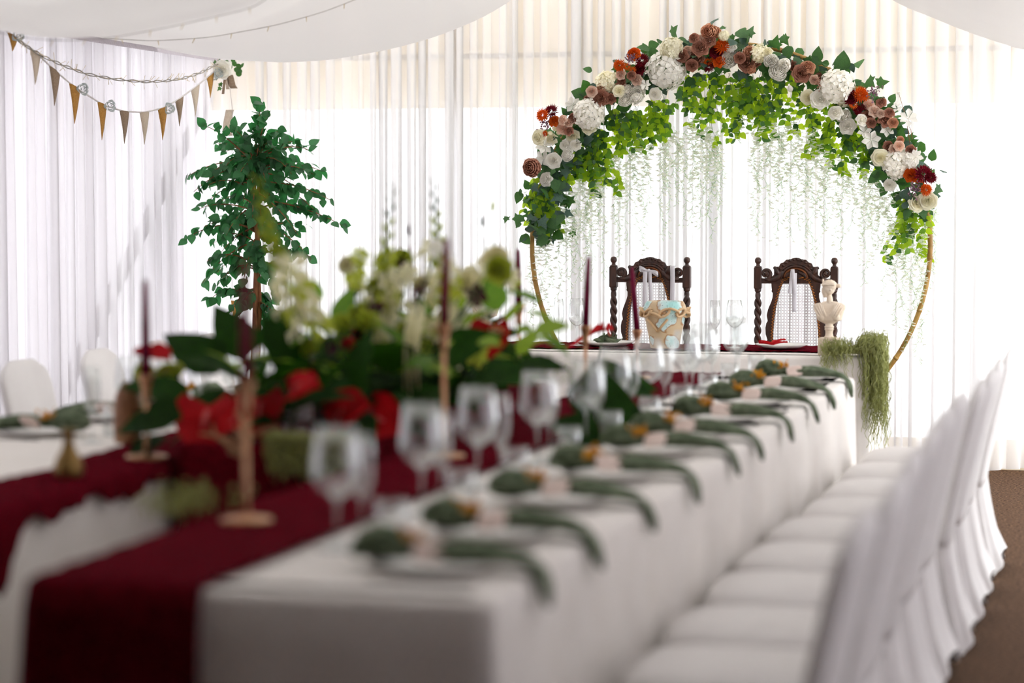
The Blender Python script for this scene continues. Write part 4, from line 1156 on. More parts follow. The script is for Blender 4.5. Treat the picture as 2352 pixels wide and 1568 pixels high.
for (px_, py_) in tips:
    dy = U(-.26, .26) * (1 if 480 < px_ < 700 else .5)
    q = at(px_, py_, TY + dy) - Vector((TX, TY, 0))
    z0_ = min(1.72, max(.95, q.z + U(-.05, .25)))
    if q.z > 1.8: z0_ = 1.70
    b0 = Vector((0, 0, z0_)); mid = b0.lerp(q, .55) + Vector((0, 0, .05 + .06 * random.random()))
    pts = [((1 - u) ** 2) * b0 + 2 * u * (1 - u) * mid + u * u * q for u in [i / 6 for i in range(7)]]
    MB().tube(pts, [.005 - .0006 * i for i in range(7)], 4).build('branch', 'bark', t)
    nl = 14
    for i in range(nl):
        u = .22 + .78 * (i + .7) / nl
        pb = ((1 - u) ** 2) * b0 + 2 * u * (1 - u) * mid + u * u * q + Vector((U(-.015, .015), U(-.015, .015), U(-.01, .02)))
        tan = (q - b0).normalized()
        d = (tan * .5 + rdir() * .8 + Vector((0, 0, -.75 if q.z < 1.75 else -.1))).normalized()
        up = (Vector((pb.x * .8, pb.y * .8 - .4, .55)) + rdir() * .55).normalized()
        s = U(.046, .072)
        items.append(('pointed', 'ficus', leaf_mat(pb, d, up, s), s + (.05 if (pb.y < 0) else 0)))
put_leaves(items, t)

# ================================================================== flower hoop
HC = Vector((-2.150, 13.10, 1.257)); HR = 1.098
t = thing('flower_hoop', 'large round bamboo wedding hoop dressed with flowers behind the head table', 'flower arch', (HC.x, HC.y, 0))
hz = HC.z
hoop = MB(); pts = [(HR * math.cos(2 * math.pi * i / 120), 0, hz + HR * math.sin(2 * math.pi * i / 120)) for i in range(121)]
hoop.tube(pts, .0135, 10, cap=False); hb = hoop.build('hoop', 'bamboo', t)
for dg in (-58, -48, -33, -18, -3, 60, 75, 190, 205, 222, 238):
    a = R(dg); p = Vector((HR * math.cos(a), 0, hz + HR * math.sin(a))); d = Vector((-math.sin(a), 0, math.cos(a)))
    MB().tube([p - d * .008, p + d * .008], .0155, 10).build('bamboo_joint', 'bamboo', hb)
for s in (-1, 1):
    MB().tube([(s * .28, 0, hz - HR * .967 + .012), (s * .30, 0, .02)], .013, 8).build('support', 'bamboo', t)
    MB().tube([(s * .30, -.20, .013), (s * .30, .26, .013)], .013, 8).build('foot_bar', 'bamboo', t)
W, Cr, Mv, Bl, Pe, Or, Bu, La = 'white', 'cream', 'mauve', 'blush', 'peach', 'orange', 'burgundy', 'lavender'
FL = '''pe M 1222 385 20;ro W 1254 412 15;or W 1271 369 15;mg W 1248 364 17;pe W 1305 357 14;ro W 1298 333 12;ro W 1322 333 12;or C 1316 313 13;mg W 1251 336 19;ro C 1268 320 12;or C 1238 315 15;bu C 1274 296 11;bu C 1264 306 11;bu C 1283 305 11
ro B 1292 295 13;ro M 1307 301 10;ro B 1308 281 10;ro B 1292 276 11;ro M 1316 272 12;ro O 1273 278 12;mu U 1266 256 18;mu O 1246 264 16;fi L 1255 284 16;mu O 1252 307 8;hy W 1353 262 33;or C 1353 292 14;mg W 1317 241 17
ro M 1381 225 17;ro M 1352 230 12;ro M 1402 227 12;pe P 1385 203 14;ro B 1359 210 12;ro M 1370 236 12;hy C 1394 188 23;pe W 1440 210 15;or C 1422 209 12;pe W 1465 213 16;pe W 1437 231 15;pe W 1463 228 14;ro B 1426 171 11;ro B 1463 184 12;ro M 1450 173 10;ro M 1427 189 11
mu O 1423 150 15;ge O 1440 153 9;ge O 1454 162 9;mu U 1475 139 17;ro U 1468 160 13;ro O 1456 124 14;fi L 1452 139 14;hy W 1531 160 40;hy C 1542 111 24;or W 1505 216 12;mg W 1484 196 12
ro B 1608 92 12;ro B 1580 117 12;ro M 1609 110 18;ro M 1598 134 18;ro M 1567 128 14;ro M 1594 88 11;ro M 1630 94 13;pe P 1629 73 17;pe P 1641 75 14;ro M 1589 150 13;mu O 1658 106 19;ge O 1625 143 10;ge O 1643 136 11;ro O 1652 142 13;ro U 1645 120 14;mu U 1628 154 14;pe W 1672 139 17;hy W 1682 116 16;hy C 1663 82 11
ro M 1717 144 20;pe P 1723 122 15;ro M 1699 133 12;ro M 1738 143 10;pe P 1726 160 10;hy C 1745 122 20;pe W 1771 140 15;pe W 1786 169 18;pe W 1801 150 14;ro C 1764 120 10;ro M 1821 150 11;ro M 1841 169 19;ro P 1855 155 16;ro B 1870 183 10;ro M 1883 175 11;fi M 1880 195 11
hy W 1921 199 35;or C 1856 223 14;or W 1883 228 18;bu W 1815 204 14;hy C 1942 225 20;ro W 1919 259 15;pe W 1939 268 15;ro W 1947 290 17;ro W 1980 276 13;mu O 1977 217 18;ro U 1956 223 14;ge O 1987 223 10;ge O 1960 242 10;mu U 1952 231 13;mu U 1970 253 12;mu U 1985 246 10;fi L 2009 213 14
ro B 1996 240 11;ro B 2009 256 13;ro B 2023 261 9;ro M 2024 235 11;ro M 1991 268 12;ro M 2034 276 16;ro M 2043 259 11;ro M 2001 282 11;ro P 2051 282 11;bu W 2064 213 8;mg W 2086 273 19;mg W 2060 248 11;mg W 2037 298 15;mg W 2001 321 19;mg W 1984 304 15;mg W 2105 360 15
ro M 2040 336 11;ro B 2065 335 11;ro B 2053 342 10;ro M 2092 345 11;ro P 2068 321 8;or C 2022 362 16;hy W 2062 374 32;hy W 2088 366 20;ro O 2093 402 15;mu U 2121 400 22;mu U 2138 408 14;ge O 2114 423 10;mu O 2127 436 15;fi L 2100 433 16;ro W 2044 425 13;or C 2107 467 16;or C 2131 461 17'''
KN = dict(pe='peony', ro='rose', mg='magnolia', bu='bud', mu='mum', fi='filler', hy='hydrangea', ge='gerbera')
KN['or'] = 'openrose'
CN = dict(W='white', C='cream', M='mauve', B='blush', P='peach', O='orange', U='burgundy', L='lavender')
random.seed(33)
base = Vector((HC.x, HC.y, 0))
for ent in FL.replace('\n', ';').split(';'):
    k, cc, x, y, r = ent.split(); x, y, r = float(x), float(y), float(r) * .00238 * 1.17
    kind = KN[k]
    depth = .065 + U(.0, .06) + (.02 if kind in ('hydrangea',) else .035)
    p = at(x, y, HC.y - depth); rel = p - base
    rad = Vector((rel.x, 0, rel.z - hz)).normalized()
    nrm = Vector((0, -1, 0)) * 1.0 + rad * U(.0, .5) + rdir() * .28 + Vector((0, 0, .1))
    obj(FNAME[kind], pmesh(kind, 'petal_' + CN[cc]), t, face_mat(rel, nrm, U(0, 6.28), r))
# dark leaves packed round the hoop among the flowers
items = []
def arc_pt(th, dr, dy): return Vector(((HR + dr) * math.cos(th), dy, hz + (HR + dr) * math.sin(th)))
for i in range(800):
    th = R(U(11, 178)); p = arc_pt(th, random.gauss(-.05, .065), U(-.11, .05))
    d = (rdir() + Vector((math.cos(th) * .3, -.3, -.35))).normalized(); up = (Vector((0, -1, .5)) + rdir() * .5)
    kind = random.choice(('ivy', 'ivy', 'pointed', 'pointed', 'vine')); s = U(.045, .09)
    items.append((kind, random.choice(('ivy', 'ivy', 'ivy', 'euca')), leaf_mat(p, d, up, s), s + .02))
for (x, y, ang, s) in ((1330, 215, 160, .10), (1935, 140, 85, .115), (1690, 100, 60, .07), (1500, 120, 120, .07), (1590, 95, 150, .05), (1700, 95, 45, .06), (1480, 110, 110, .06), (2050, 225, 60, .055), (2072, 320, 30, .06), (2085, 330, 10, .05), (1945, 185, 70, .05), (2150, 450, 0, .05), (1770, 100, 150, .05), (1880, 130, 60, .045), (2010, 400, 190, .06), (2003, 412, 215, .06), (2028, 440, 240, .06)):
    p = at(x, y, HC.y - .05) - base; d = Vector((math.cos(R(ang)), -.1, math.sin(R(ang))))
    items.append(('pointed', 'ivy' if s > .052 else 'euca', leaf_mat(p - d * s * .5, d, (0, -1, .2), s), .2))
# lime vines trailing from the inside of the hoop
vines = []
for (xa, ya, xb, yb, n) in ((1222, 420, 1290, 530, 16), (1285, 350, 1400, 440, 20), (1330, 300, 1400, 400, 10), (1400, 260, 1500, 350, 18), (1480, 240, 1580, 320, 13), (1575, 180, 1725, 315, 28), (1735, 190, 1840, 310, 18), (1845, 240, 1930, 345, 13), (1930, 280, 2015, 390, 14), (2065, 450, 2140, 600, 14), (1208, 450, 1240, 530, 6)):
    for k in range(n):
        vines.append((U(xa, xb), ya + U(-15, 15), ya + (yb - ya) * U(.45, 1.08)))
for (x, y0_, y1_) in vines:
    p0_ = at(x, y0_, HC.y + U(-.07, .07)) - base; L = (y1_ - y0_) * .00238; n = max(3, int(L / .024)); ph = U(0, 6)
    pts = []
    for i in range(n + 1):
        pts.append(p0_ + Vector((.03 * math.sin(ph + i * .45) + .05 * math.sin(ph * 3) * i / n, .02 * math.cos(ph * 1.3 + i * .6), .03 - (L + .03) * i / n)))
    MB().tube(pts, .0011, 3, cap=False).build('vine_stem', 'stem_dark', t)
    for i in range(1, n + 1):
        for sd in (-1, 1):
            if random.random() < .32: continue
            d = Vector((sd * U(.3, 1), U(-.6, .6), -U(.2, .9))); s = U(.032, .054)
            items.append(('vine', random.choice(('lime',) * 11 + ('midgreen',) * 6 + ('ivy',) * 3), leaf_mat(pts[i], d, Vector((U(-.5, .5), -1, U(0, .8))), s), s + (.02 if pts[i].y < 0 else 0)))
put_leaves(items, t)
# white wisteria strands
wl_ = [(1222, 500, 745), (1238, 470, 700), (1250, 470, 690), (1262, 500, 770), (1285, 440, 690), (1300, 430, 640), (1312, 420, 695), (1330, 400, 645), (1345, 400, 665), (1360, 380, 630), (1372, 390, 560), (1385, 380, 640), (1415, 340, 560), (1425, 360, 590), (1440, 330, 560), (1462, 300, 520), (1478, 310, 580), (1490, 320, 480), (1520, 280, 545), (1535, 300, 540), (1552, 290, 470), (1572, 290, 525), (1590, 260, 510), (1612, 290, 520), (1625, 280, 500), (1632, 300, 550), (1648, 290, 512), (1655, 330, 470), (1700, 180, 320), (1708, 240, 300), (1735, 250, 530), (1745, 280, 545), (1770, 260, 480), (1785, 270, 550), (1800, 280, 500), (1818, 260, 545), (1832, 290, 520), (1850, 300, 560), (1866, 280, 580), (1885, 320, 575), (1895, 310, 520), (1925, 330, 600), (1935, 310, 560), (1960, 330, 520), (1978, 380, 600), (1990, 350, 645), (2008, 400, 600), (2020, 420, 560), (2035, 420, 680), (2048, 430, 640), (2062, 470, 740), (2075, 480, 700), (2085, 470, 790), (2098, 500, 760), (2112, 520, 830), (2122, 500, 780), (2135, 520, 660), (2146, 470, 620), (1600, 300, 470), (1760, 300, 440), (1350, 430, 560), (1905, 350, 500), (1320, 470, 600), (2000, 430, 520), (1560, 320, 430), (1640, 320, 440), (1450, 340, 450), (1290, 480, 560), (1530, 320, 430), (1790, 320, 420), (1850, 330, 440), (1950, 380, 470)]
def floret(mb, p, s, rnd):
    d = Vector((rnd.uniform(-.5, .5), rnd.uniform(-.5, .3), -1)).normalized(); q = d.to_track_quat('Z', 'Y').to_matrix(); sp = rnd.uniform(0, 6)
    for i in range(4):
        a = sp + i * math.pi / 2 + rnd.uniform(-.3, .3)
        e = [(0, 0, 0), (.55, -.62, .22), (1.05, 0, .10), (.55, .62, .22)]
        mb.add([p + q @ Vector((s * (x * math.cos(a) - y * math.sin(a)), s * (x * math.sin(a) + y * math.cos(a)), s * z)) for x, y, z in e], [(0, 1, 2, 3)])
rnd = random.Random(77)
for (x, y0_, y1_) in wl_:
    p0_ = at(x, y0_, HC.y + rnd.uniform(-.05, .06)) - base; L = (y1_ - y0_) * .00238; n = max(6, int(L / .018)); ph = rnd.uniform(0, 6)
    sm, fm = MB(), MB(); pts = []
    for i in range(n + 1):
        pts.append(p0_ + Vector((.010 * math.sin(ph + i * .5) + .004 * math.sin(i * 1.7), .010 * math.cos(ph + i * .4), -L * i / n)))
    sm.tube(pts, .0008, 3, cap=False)
    for i in range(1, n + 1):
        taper = 1.25 - .55 * i / n
        for b in range(2 if i < n * .6 else 1):
            sd = Vector((rnd.choice((-1, 1)) * rnd.uniform(.5, 1), rnd.uniform(-.8, .5), -rnd.uniform(.5, 1.3))).normalized()
            e = pts[i] + sd * rnd.uniform(.014, .028)
            sm.tube([pts[i], e], [.0006, .0015], 3, cap=False)
            floret(fm, e, rnd.uniform(.0125, .019) * taper, rnd)
    so = sm.build('wisteria_strand', 'stem', t)
    fo_ = fm.build('blossoms', 'wist', so, smooth=False); fo_['kind'] = 'stuff'
# thin twigs with buds at the right shoulder
for (pa_, pb_) in (((2090, 330), (2064, 213)), ((2095, 320), (2080, 275)), ((2000, 300), (1985, 320)), ((1225, 400), (1203, 365))):
    a, b = at(*pa_, HC.y - .06) - base, at(*pb_, HC.y - .06) - base
    MB().tube([a, a.lerp(b, .5) + Vector((.01, 0, .0)), b], [.002, .0016, .001], 4).build('twig', 'bark', t)

# ================================================================== bunting, twig lights, corner spray on the left wall
BX = -5.20
bp = [(15, 76), (40, 92), (75, 118), (125, 165), (170, 203), (237, 245), (285, 260), (332, 262), (375, 252), (410, 232), (450, 203), (490, 170), (512, 152)]
bpt = [onx(px_, py_ - 4, BX) for px_, py_ in bp]
t = thing('burlap_bunting', 'string of burlap pennants in ochre, brown and cream on the left curtain', 'bunting', bpt[0])
o0 = bpt[0]
crd = MB(); crd.tube([p - o0 for p in bpt], .0045, 6); crd.build('cord', 'cord', t)
def along(px_):
    for (a, pa_), (b, pb_) in zip(zip(bp, bpt), zip(bp[1:], bpt[1:])):
        if a[0] <= px_ <= b[0]: return pa_.lerp(pb_, (px_ - a[0]) / (b[0] - a[0])) - o0
    return bpt[-1] - o0
FLG = [(16, 40, 'gold', 118), (68, 92, 'cream', 195), (112, 137, 'brown', 243), (158, 183, 'gold', 285), (223, 244, 'gold', 322), (274, 296, 'brown', 330), (320, 342, 'cream', 332), (362, 384, 'gold', 322), (402, 421, 'brown', 290), (438, 458, 'cream', 268), (474, 491, 'gold', 225)]
for (xa, xb, cc, yb) in FLG:
    a, b = along(xa), along(xb); m_ = a.lerp(b, .5); tip = onx((xa + xb) / 2, yb, BX) - o0
    mb = MB(); n = 6
    rows = []
    for k in range(n + 1):
        v = k / n; l_, r_ = a.lerp(tip, v), b.lerp(tip, v)
        cv = .003 * math.sin(math.pi * v)
        rows.append([l_ + Vector((cv, 0, 0)), l_.lerp(r_, .5) + Vector((cv + .008 * (1 - v), 0, 0)), r_ + Vector((cv, 0, 0))])
    mb.grid(lambda u, v: rows[int(round(v * n))][int(round(u * 2))], 2, n)
    o = mb.build('pennant', 'burlap_' + cc, t); s = o.modifiers.new('solid', 'SOLIDIFY'); s.thickness = .002
for px_ in (26, 176, 239, 376, 489):
    p = along(px_) + Vector((.03, 0, -.005))
    mb = MB()
    for k in range(4):
        for i in range(3):
            petal(mb, i * 2.1 + k, .95, [(.05 + .2 * k, .55 - .1 * k), (.12 + .25 * k, .75 - .12 * k), (.2 + .27 * k, .6 - .14 * k)], 5)
    obj('rosette', mb.mesh('rosette', 'rosette'), t, face_mat(p, (1, -.9, .1), px_, .036))
gp = [(30, 84), (60, 105), (100, 130), (150, 152), (200, 170), (265, 182), (330, 188), (380, 186), (420, 180), (460, 167), (492, 150), (512, 143)]
gpt = [onx(px_, py_, BX + .02) for px_, py_ in gp]
t = thing('twig_light_garland', 'twisted grey twig garland with pale light tips above the burlap bunting', 'garland', gpt[0])
dense = []
for a, b in zip(gpt, gpt[1:]):
    for k in range(8): dense.append(a.lerp(b, k / 8) - gpt[0])
for s in (0, math.pi):
    MB().tube([p + Vector((.006 * math.cos(i * .8 + s), 0, .006 * math.sin(i * .8 + s))) for i, p in enumerate(dense)], .0028, 5).build('strand', 'wire', t)
random.seed(5)
for i in range(2, len(dense), 2):
    for k in range(2):
        d = Vector((U(-.4, .8), U(-1, 1), U(-1, 1))).normalized()
        MB().tube([dense[i], dense[i] + d * .045], [.0011, .0015], 4).build('light_tip', 'tips', t)
# spray at the corner
cp = onx(515, 160, BX + .04)
cp = at(514, 158, 13.30)
t = thing('corner_rose_spray', 'white rose spray with round leaves and burlap ribbons at the room corner', 'floral decoration', cp)
obj('rose', pmesh('openrose', 'petal_white'), t, face_mat(Vector((0, -.02, -.005)), (.1, -1, .05), .4, .052))
obj('rosette', bpy.data.meshes['rosette'], t, face_mat(at(490, 177, 13.27) - cp, (.4, -1, 0), 1, .028))
random.seed(8); items = []
for (px_, py_) in ((508, 138), (525, 140), (532, 147), (540, 142), (528, 150), (552, 150), (545, 158), (550, 160), (538, 156), (505, 146), (543, 163), (496, 148), (500, 160), (498, 168), (502, 176), (505, 190), (507, 200), (500, 172), (518, 140), (535, 140)):
    p = at(px_, py_, 13.31 + U(-.03, .03)) - cp; s = U(.028, .042)
    items.append(('round' if px_ > 515 else 'ivy', 'ivy', leaf_mat(p, Vector((U(-1, 1), U(-.4, .2), U(-1, .5))), (0, -1, .4), s), s))
put_leaves(items, t)
for (pts, cc, wd_) in ((((527, 172), (533, 196), (538, 203)), 'brown', .022), (((517, 176), (514, 200), (512, 216)), 'brown', .008), (((521, 178), (523, 205)), 'cream', .010)):
    ps = [at(x, y, 13.30) - cp for x, y in pts]
    ribbon(t, 'burlap_ribbon', ps, wd_, mat='burlap_' + cc)
dn = [(526, 176), (529, 210), (534, 250), (535, 285), (533, 340), (533, 500), (533, 690)]
MB().tube([at(x, y, 13.33) - cp for x, y in dn], .0022, 4).build('hanging_cord', 'cord', t)
ribbon(t, 'hanging_pennant', [at(x, y, 13.33) - cp for x, y in ((528, 252), (523, 275), (520, 300), (526, 312))], .026, mat='burlap_cream')
ribbon(t, 'hanging_pennant', [at(x, y, 13.33) - cp for x, y in ((536, 690), (540, 720), (538, 738))], .016, mat='burlap_gold')

# ================================================================== the big flower arrangement on the bridging stand
random.seed(50)
ctr = Vector((-2.36, 7.45, ST + .002))
t = thing('flower_centrepiece', 'large arrangement of gladioli, lilies, anthuriums and dark leaves between the tables', 'flower arrangement', ctr)
def rel(px_, py_, Y): return at(px_, py_, Y) - ctr
tr = MB()
tr.lathe([(0, 0), (.17, 0), (.19, .01), (.20, .06), (.185, .06), (.18, .02), (0, .02)], 26, sx=1, sy=3.6); tr.build('trough', 'terracotta', t)
M['leafdark'] = pm('dark_glossy_leaf', '#10240b', '#223f14', scale=10, rough=.75, transl=.18, tcol='#3f7a18', rand=.5, spec=.08)
M['grass'] = pm('bright_grass_blade', '#5f8a1e', '#8cb034', scale=10, rough=.5, transl=.5, tcol='#a8c830', rand=.2)
M['spadix'] = pm('yellow_red_spadix', '#b83848', '#d86a60', scale=30, rough=.6)
LB['blade'] = leaf_mb(.16, .25, .35); LB['broad'] = leaf_mb(.40, .2, .45)
# broad dark leaves massed over the trough
items = []
def big(px_, py_, Y, d, s, kind='broad', mat='leafdark', up=(0, -.5, 1)):
    p = rel(px_, py_, Y); items.append((kind, mat, leaf_mat(p, Vector(d), Vector(up) + rdir() * .3, s), s))
for i in range(120):
    a = U(0, 6.28); y = U(-1.05, 1.15); x = U(-.22, .22)
    p = Vector((x, y, U(.02, .16))); d = Vector((x * 3 + U(-.6, .6), U(-.8, .5), U(-.05, .6)))
    s = U(.12, .24); items.append(('broad', 'leafdark', leaf_mat(p, d, Vector((d.x * -.4, -.4, 1)) + rdir() * .35, s), s))
for i in range(46):
    y = U(-.9, 1.1); p = Vector((U(-.15, .15), y, U(.08, .22)))
    d = Vector((U(-.9, .9), U(-.7, .3), U(.1, .9))); s = U(.12, .24)
    items.append(('blade', random.choice(('grass', 'leafdark', 'leafdark')), leaf_mat(p, d, Vector((0, -.3, 1)), s), s))
for a in ((420, 960, 6.35, (-1, -.2, .1), .20), (440, 930, 6.5, (-.6, -.4, .5), .2), (380, 1000, 6.45, (-.4, -.7, -.2), .16), (1300, 900, 7.6, (1, -.1, -.05), .26), (1330, 870, 7.9, (1, .1, .1), .25), (1330, 930, 7.5, (.9, -.4, -.35), .24), (1280, 960, 7.2, (.8, -.5, -.2), .2), (1390, 890, 8.1, (.7, -.3, .25), .18), (560, 830, 6.9, (-.3, 0, 1), .2), (620, 820, 6.9, (.3, 0, 1), .2), (500, 860, 6.8, (-.7, 0, .8), .22), (560, 880, 6.6, (-.4, -.4, .5), .2), (760, 840, 7.0, (.3, -.1, .8), .22), (900, 860, 7.0, (.1, -.5, .6), .24), (1000, 850, 7.1, (.5, -.3, .5), .24), (850, 900, 6.8, (-.2, -.7, .2), .22), (950, 910, 6.9, (.4, -.7, .1), .22), (1080, 880, 7.2, (.6, -.4, .3), .24), (700, 860, 6.8, (-.3, -.3, .7), .2), (1160, 870, 7.4, (.6, -.3, .4), .22), (640, 900, 6.7, (.0, -.6, .4), .2), (1430, 930, 8.0, (.3, -.5, -.7), .16)):
    big(*a)
put_leaves(items, t)
for i in range(60):            # fine grass fans
    px_ = random.choice((1150, 1180, 1210, 1240, 1290, 690, 760)); p = rel(px_ + U(-30, 30), 880 if px_ > 900 else 830, 7.6 if px_ > 900 else 6.9)
    d = Vector((U(-.7, .9), U(-.3, .3), U(.5, 1))).normalized(); L = U(.10, .22)
    MB().tube([p, p + d * L * .5 + Vector((0, 0, .01)), p + d * L + Vector((0, 0, -.03))], [.003, .0028, .0006], 4, flat=.4).build('grass_blade', 'grass', t)
# gladioli
bm = bud_mb()
budm = {c: bm.mesh('flower_bud', c) for c in ('petal_green', 'petal_ivory', 'stem_dark')}
lil = magnolia_mb(6, 3)
lilm = {c: lil.mesh('floret', c) for c in ('petal_ivory', 'petal_green', 'petal_white', 'petal_plum')}
def gladiolus(pts, tipdark, s0):
    P_ = [rel(*q) for q in pts]; n = 24; path = []
    for i in range(n + 1):
        u = i / n * (len(P_) - 1); k = min(int(u), len(P_) - 2); f = u - k
        path.append(P_[k].lerp(P_[k + 1], f))
    st_ = MB().tube(path, [.006 - .004 * i / n for i in range(n + 1)], 6).build('gladiolus', 'stem_dark' if tipdark else 'grass', t)
    for i in range(3, n + 1):
        u = i / n; sd = -1 if i % 2 else 1
        tan = (path[min(i + 1, n)] - path[i - 1]).normalized(); lat = tan.cross(Vector((0, 1, 0))).normalized() * sd
        if u < .5:
            obj('floret', lilm['petal_ivory' if i % 3 else 'petal_green'], st_, face_mat(path[i] + lat * .018, lat * 1.0 + Vector((0, -.7, .2)) + tan * .3, U(0, 6), s0 * U(.8, 1.1)))
        else:
            s = s0 * (1.05 - .8 * (u - .5) / .5)
            obj('flower_bud', budm['petal_green' if u < .8 or not tipdark else 'stem_dark'], st_, face_mat(path[i] + lat * .010, tan + lat * .5 + Vector((0, -.2, 0)), 0, (s * .55, s * .55, s * .8)))
gladiolus([(735, 800, 6.6), (672, 680, 6.55), (618, 540, 6.5), (588, 405, 6.5)], False, .062)
gladiolus([(850, 830, 7.2), (870, 700, 7.2), (888, 560, 7.2), (903, 425, 7.2)], True, .052)
gladiolus([(1000, 820, 7.4), (1015, 680, 7.4), (1005, 540, 7.4), (996, 415, 7.4)], True, .056)
gladiolus([(790, 830, 7.4), (800, 760, 7.4), (850, 690, 7.4), (875, 620, 7.4)], False, .036)
# lilies, chrysanthemums and callas
def bloom(kind, mat, px_, py_, Y, r, nrm=(0, -1, .4), name=None):
    p = rel(px_, py_, Y); b = Vector((p.x * .4, p.y * .9, .05))
    MB().tube([b, b.lerp(p, .6) + Vector((0, 0, .03)), p], .0028, 5).build('stem', 'stem_dark', t)
    obj(name or FNAME[kind], pmesh(kind, mat), t, face_mat(p, Vector(nrm) + rdir() * .15, U(0, 6), r))
for a in (('magnolia', 'petal_ivory', 1110, 640, 7.9, .075, (.2, -1, .3)), ('magnolia', 'petal_ivory', 1060, 700, 7.8, .07), ('magnolia', 'petal_ivory', 1090, 760, 7.6, .06), ('magnolia', 'petal_white', 1130, 690, 8.0, .055), ('magnolia', 'petal_ivory', 990, 580, 7.5, .055, (-.5, -.6, .6)), ('magnolia', 'petal_ivory', 1000, 660, 7.5, .06), ('magnolia', 'petal_ivory', 960, 720, 7.4, .055),
          ('magnolia', 'petal_ivory', 1165, 650, 8.1, .05, (.8, -.6, .2)), ('magnolia', 'petal_green', 1180, 645, 8.1, .03, (.9, -.4, .2)), ('peony', 'petal_green', 845, 745, 7.0, .045), ('peony', 'petal_green', 785, 745, 7.0, .036), ('peony', 'petal_green', 862, 660, 7.2, .034), ('peony', 'petal_green', 710, 800, 6.8, .028), ('peony', 'petal_green', 820, 720, 7.1, .03), ('magnolia', 'petal_green', 890, 600, 7.25, .045, (-.2, -.7, .5)),
          ('magnolia', 'petal_plum', 972, 672, 7.0, .045, (-.6, -.5, .4)), ('magnolia', 'petal_plum', 1092, 680, 7.3, .04, (.5, -.6, .3)), ('magnolia', 'petal_plum', 925, 620, 7.4, .035, (.5, -.6, .4)), ('magnolia', 'petal_plum', 865, 710, 7.1, .03), ('magnolia', 'petal_plum', 760, 800, 6.9, .03), ('peony', 'petal_red', 825, 765, 7.0, .025), ('peony', 'petal_red', 800, 790, 6.9, .022), ('magnolia', 'petal_green', 1100, 820, 7.3, .04), ('magnolia', 'petal_ivory', 930, 760, 7.3, .04), ('magnolia', 'petal_ivory', 1040, 830, 7.2, .04),
          ('filler', 'petal_ivory', 900, 700, 7.2, .05), ('filler', 'petal_ivory', 940, 640, 7.4, .05), ('filler', 'petal_ivory', 1020, 740, 7.3, .05), ('filler', 'petal_green', 960, 800, 7.1, .05), ('filler', 'petal_ivory', 870, 780, 7.0, .045)):
    bloom(*a)
random.seed(91)
for i in range(34):
    px_ = U(780, 1185); py_ = U(600, 800) - 40 * math.sin((px_ - 780) / 405 * math.pi)
    bloom(random.choice(('magnolia', 'magnolia', 'peony', 'filler', 'openrose')), random.choice(('petal_ivory', 'petal_ivory', 'petal_green', 'petal_green', 'petal_white')), px_, py_, U(7.0, 7.9), U(.026, .05), (U(-.5, .5), -1, U(0, .6)))
for i in range(60):            # small bright leaves through the bloom
    px_ = U(620, 1260); py_ = U(690, 880); p = rel(px_, py_, U(6.8, 8.0))
    d = Vector((U(-1, 1), U(-.6, .3), U(-.2, .9))); obj('leaf', pmesh('blade' if i % 3 else 'vine', 'grass' if i % 2 else 'midgreen'), t, leaf_mat(p, d, (0, -.5, .8), U(.07, .15)))
for (px_, py_, Y, top, mat) in ((948, 615, 7.9, (938, 530), 'petal_plum'), (1118, 600, 8.6, (1108, 510), 'leafdark'), (1135, 560, 8.6, (1132, 475), 'petal_green'), (715, 705, 6.8, (720, 690), 'petal_plum')):
    p, q = rel(px_, py_, Y), rel(top[0], top[1], Y); b = Vector((p.x * .6, p.y, .05))
    MB().tube([b, p, p.lerp(q, .6)], [.003, .0025, .002], 5).build('stem', 'candle' if mat == 'petal_plum' else 'stem_dark', t)
    obj('calla', bm.mesh('calla', mat), t, face_mat(q, (q - p) + Vector((.02, -.02, 0)), 0, (.016, .010, .034)))
for k in range(9):             # hanging amaranth tassels
    p = rel(950 + U(-18, 26), 700 + U(-20, 30), 7.0 + U(-.1, .1)); L = U(.14, .26)
    MB().tube([p, p + Vector((U(-.01, .01), -.03, -L * .4)), p + Vector((U(-.015, .015), -.035, -L))], [.004, .0055, .002], 6).build('tassel', 'petal_ivory', t)
# anthuriums
def spathe_mb():
    mb = MB(); n, m = 10, 8
    def fn(u, v):
        a = (u - .5) * 2
        w_ = (1 - .12 * v) * math.sin(math.pi * min(.999, v * .80 + .20)) ** .7
        heart = -.15 * abs(a) * (1 - v) * 1.3
        return (.98 * v - .12 + heart + .0, .62 * a * w_, .22 * a * a - .18 * (v - .4) ** 2 + .03 * math.sin(9 * v))
    return mb.grid(fn, n, m)
spm = spathe_mb().mesh('anthurium', 'petal_red')
def anthurium(px_, py_, Y, d, up, s, parent=t, base=ctr):
    p = at(px_, py_, Y) - base
    st_ = MB().tube([Vector((p.x * .5, p.y * .95, .0)), p + Vector((0, .02, -.05)), p], .004, 6).build('stem', 'stem_dark', parent)
    o = obj('anthurium', spm, parent, leaf_mat(p, Vector(d), Vector(up), s))
    k = MB().tube([(0, 0, .02), (.16, 0, .12), (.38, 0, .22)], [.05, .055, .025], 8).build('spadix', 'spadix', o)
    return o
anthurium(478, 945, 6.42, (.05, -.35, -.85), (0, -1, .35), .155)
anthurium(600, 925, 6.5, (.1, -.3, -.8), (.1, -1, .3), .13)
anthurium(672, 905, 6.42, (.9, -.3, .25), (-.2, -.6, 1), .12)
anthurium(770, 975, 6.55, (.95, -.35, .45), (-.3, -.7, .8), .17)
anthurium(860, 960, 6.7, (.8, -.3, -.35), (0, -.9, .5), .13)
anthurium(1130, 755, 7.5, (0, -.15, -1), (0, -1, .25), .115)
anthurium(545, 960, 6.38, (-.5, -.4, -.6), (-.2, -1, .3), .07)

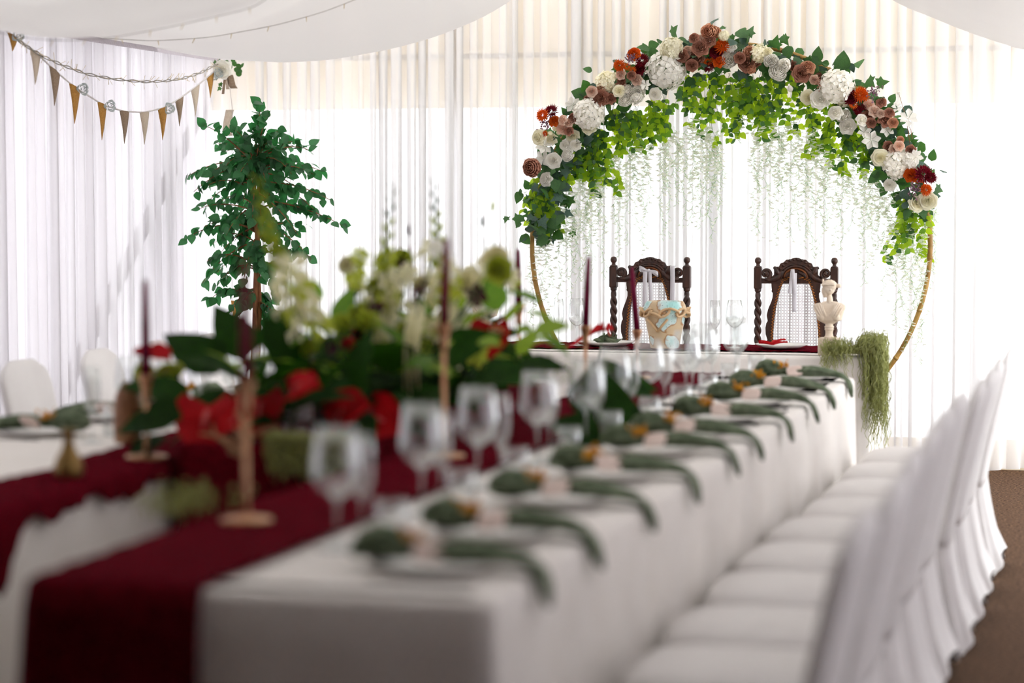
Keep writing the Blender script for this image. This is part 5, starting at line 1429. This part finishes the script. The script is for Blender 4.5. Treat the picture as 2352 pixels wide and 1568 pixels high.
# flowers standing in the brown bottle
bb = Vector((-2.943, 6.78, ZT + .012 + .172))
t2 = thing('bottle_posy', 'red anthurium and lime blooms standing in the brown stoneware bottle', 'flower arrangement', bb)
def rel2(px_, py_, Y): return at(px_, py_, Y) - bb
for (kind, mat, px_, py_, r) in (('peony', 'petal_green', 333, 858, .035), ('peony', 'petal_green', 385, 862, .040), ('magnolia', 'petal_green', 345, 875, .035), ('filler', 'petal_pinkish', 385, 895, .055), ('filler', 'petal_pinkish', 360, 910, .04), ('peony', 'petal_green', 405, 850, .025)):
    p = rel2(px_, py_, 6.72)
    MB().tube([(0, 0, -.1), (p.x * .3, p.y * .3, p.z * .5 + .005), p], .0022, 5).build('stem', 'stem_dark', t2)
    obj(FNAME[kind], pmesh(kind, mat), t2, face_mat(p, Vector((0, -1, .4)), U(0, 6), r))
for (px_, py_, d, s) in ((345, 812, (-1, -.2, .05), .06), (352, 812, (1, -.2, -.35), .075), (330, 815, (.2, -.5, .2), .05)):
    p = rel2(px_, py_, 6.72)
    MB().tube([(0, 0, -.1), (p.x * .3, 0, p.z * .5), p], .0025, 5).build('stem', 'stem_dark', t2)
    o = obj('anthurium', spm, t2, leaf_mat(p, Vector(d), Vector((0, -.4, 1)), s))
# red gloriosa by the far candles
gb = at(1385, 860, 9.35); gb.z = ZT + .012
t3 = thing('red_gloriosa', 'red gloriosa lily stem beside the far candlesticks', 'flower', gb)
p = at(1388, 757, 9.35) - gb
MB().tube([(0, 0, 0), (-.03, 0, .06), p], .0025, 5).build('stem', 'stem_dark', t3)
for (px_, py_) in ((1345, 760), (1412, 748), (1405, 765), (1375, 745), (1290, 798)):
    q = at(px_, py_, 9.35) - gb; dv = q - p
    L = dv.length; mb = MB()
    mb.grid(lambda u, v: p + dv * v + Vector((0, (u - .5) * .02 * math.sin(math.pi * min(1, v + .08)), .012 * math.sin(5 * v) + .025 * (u - .5) * math.sin(math.pi * min(1, v + .08)))), 3, 8)
    mb.build('petal', 'petal_red', t3)
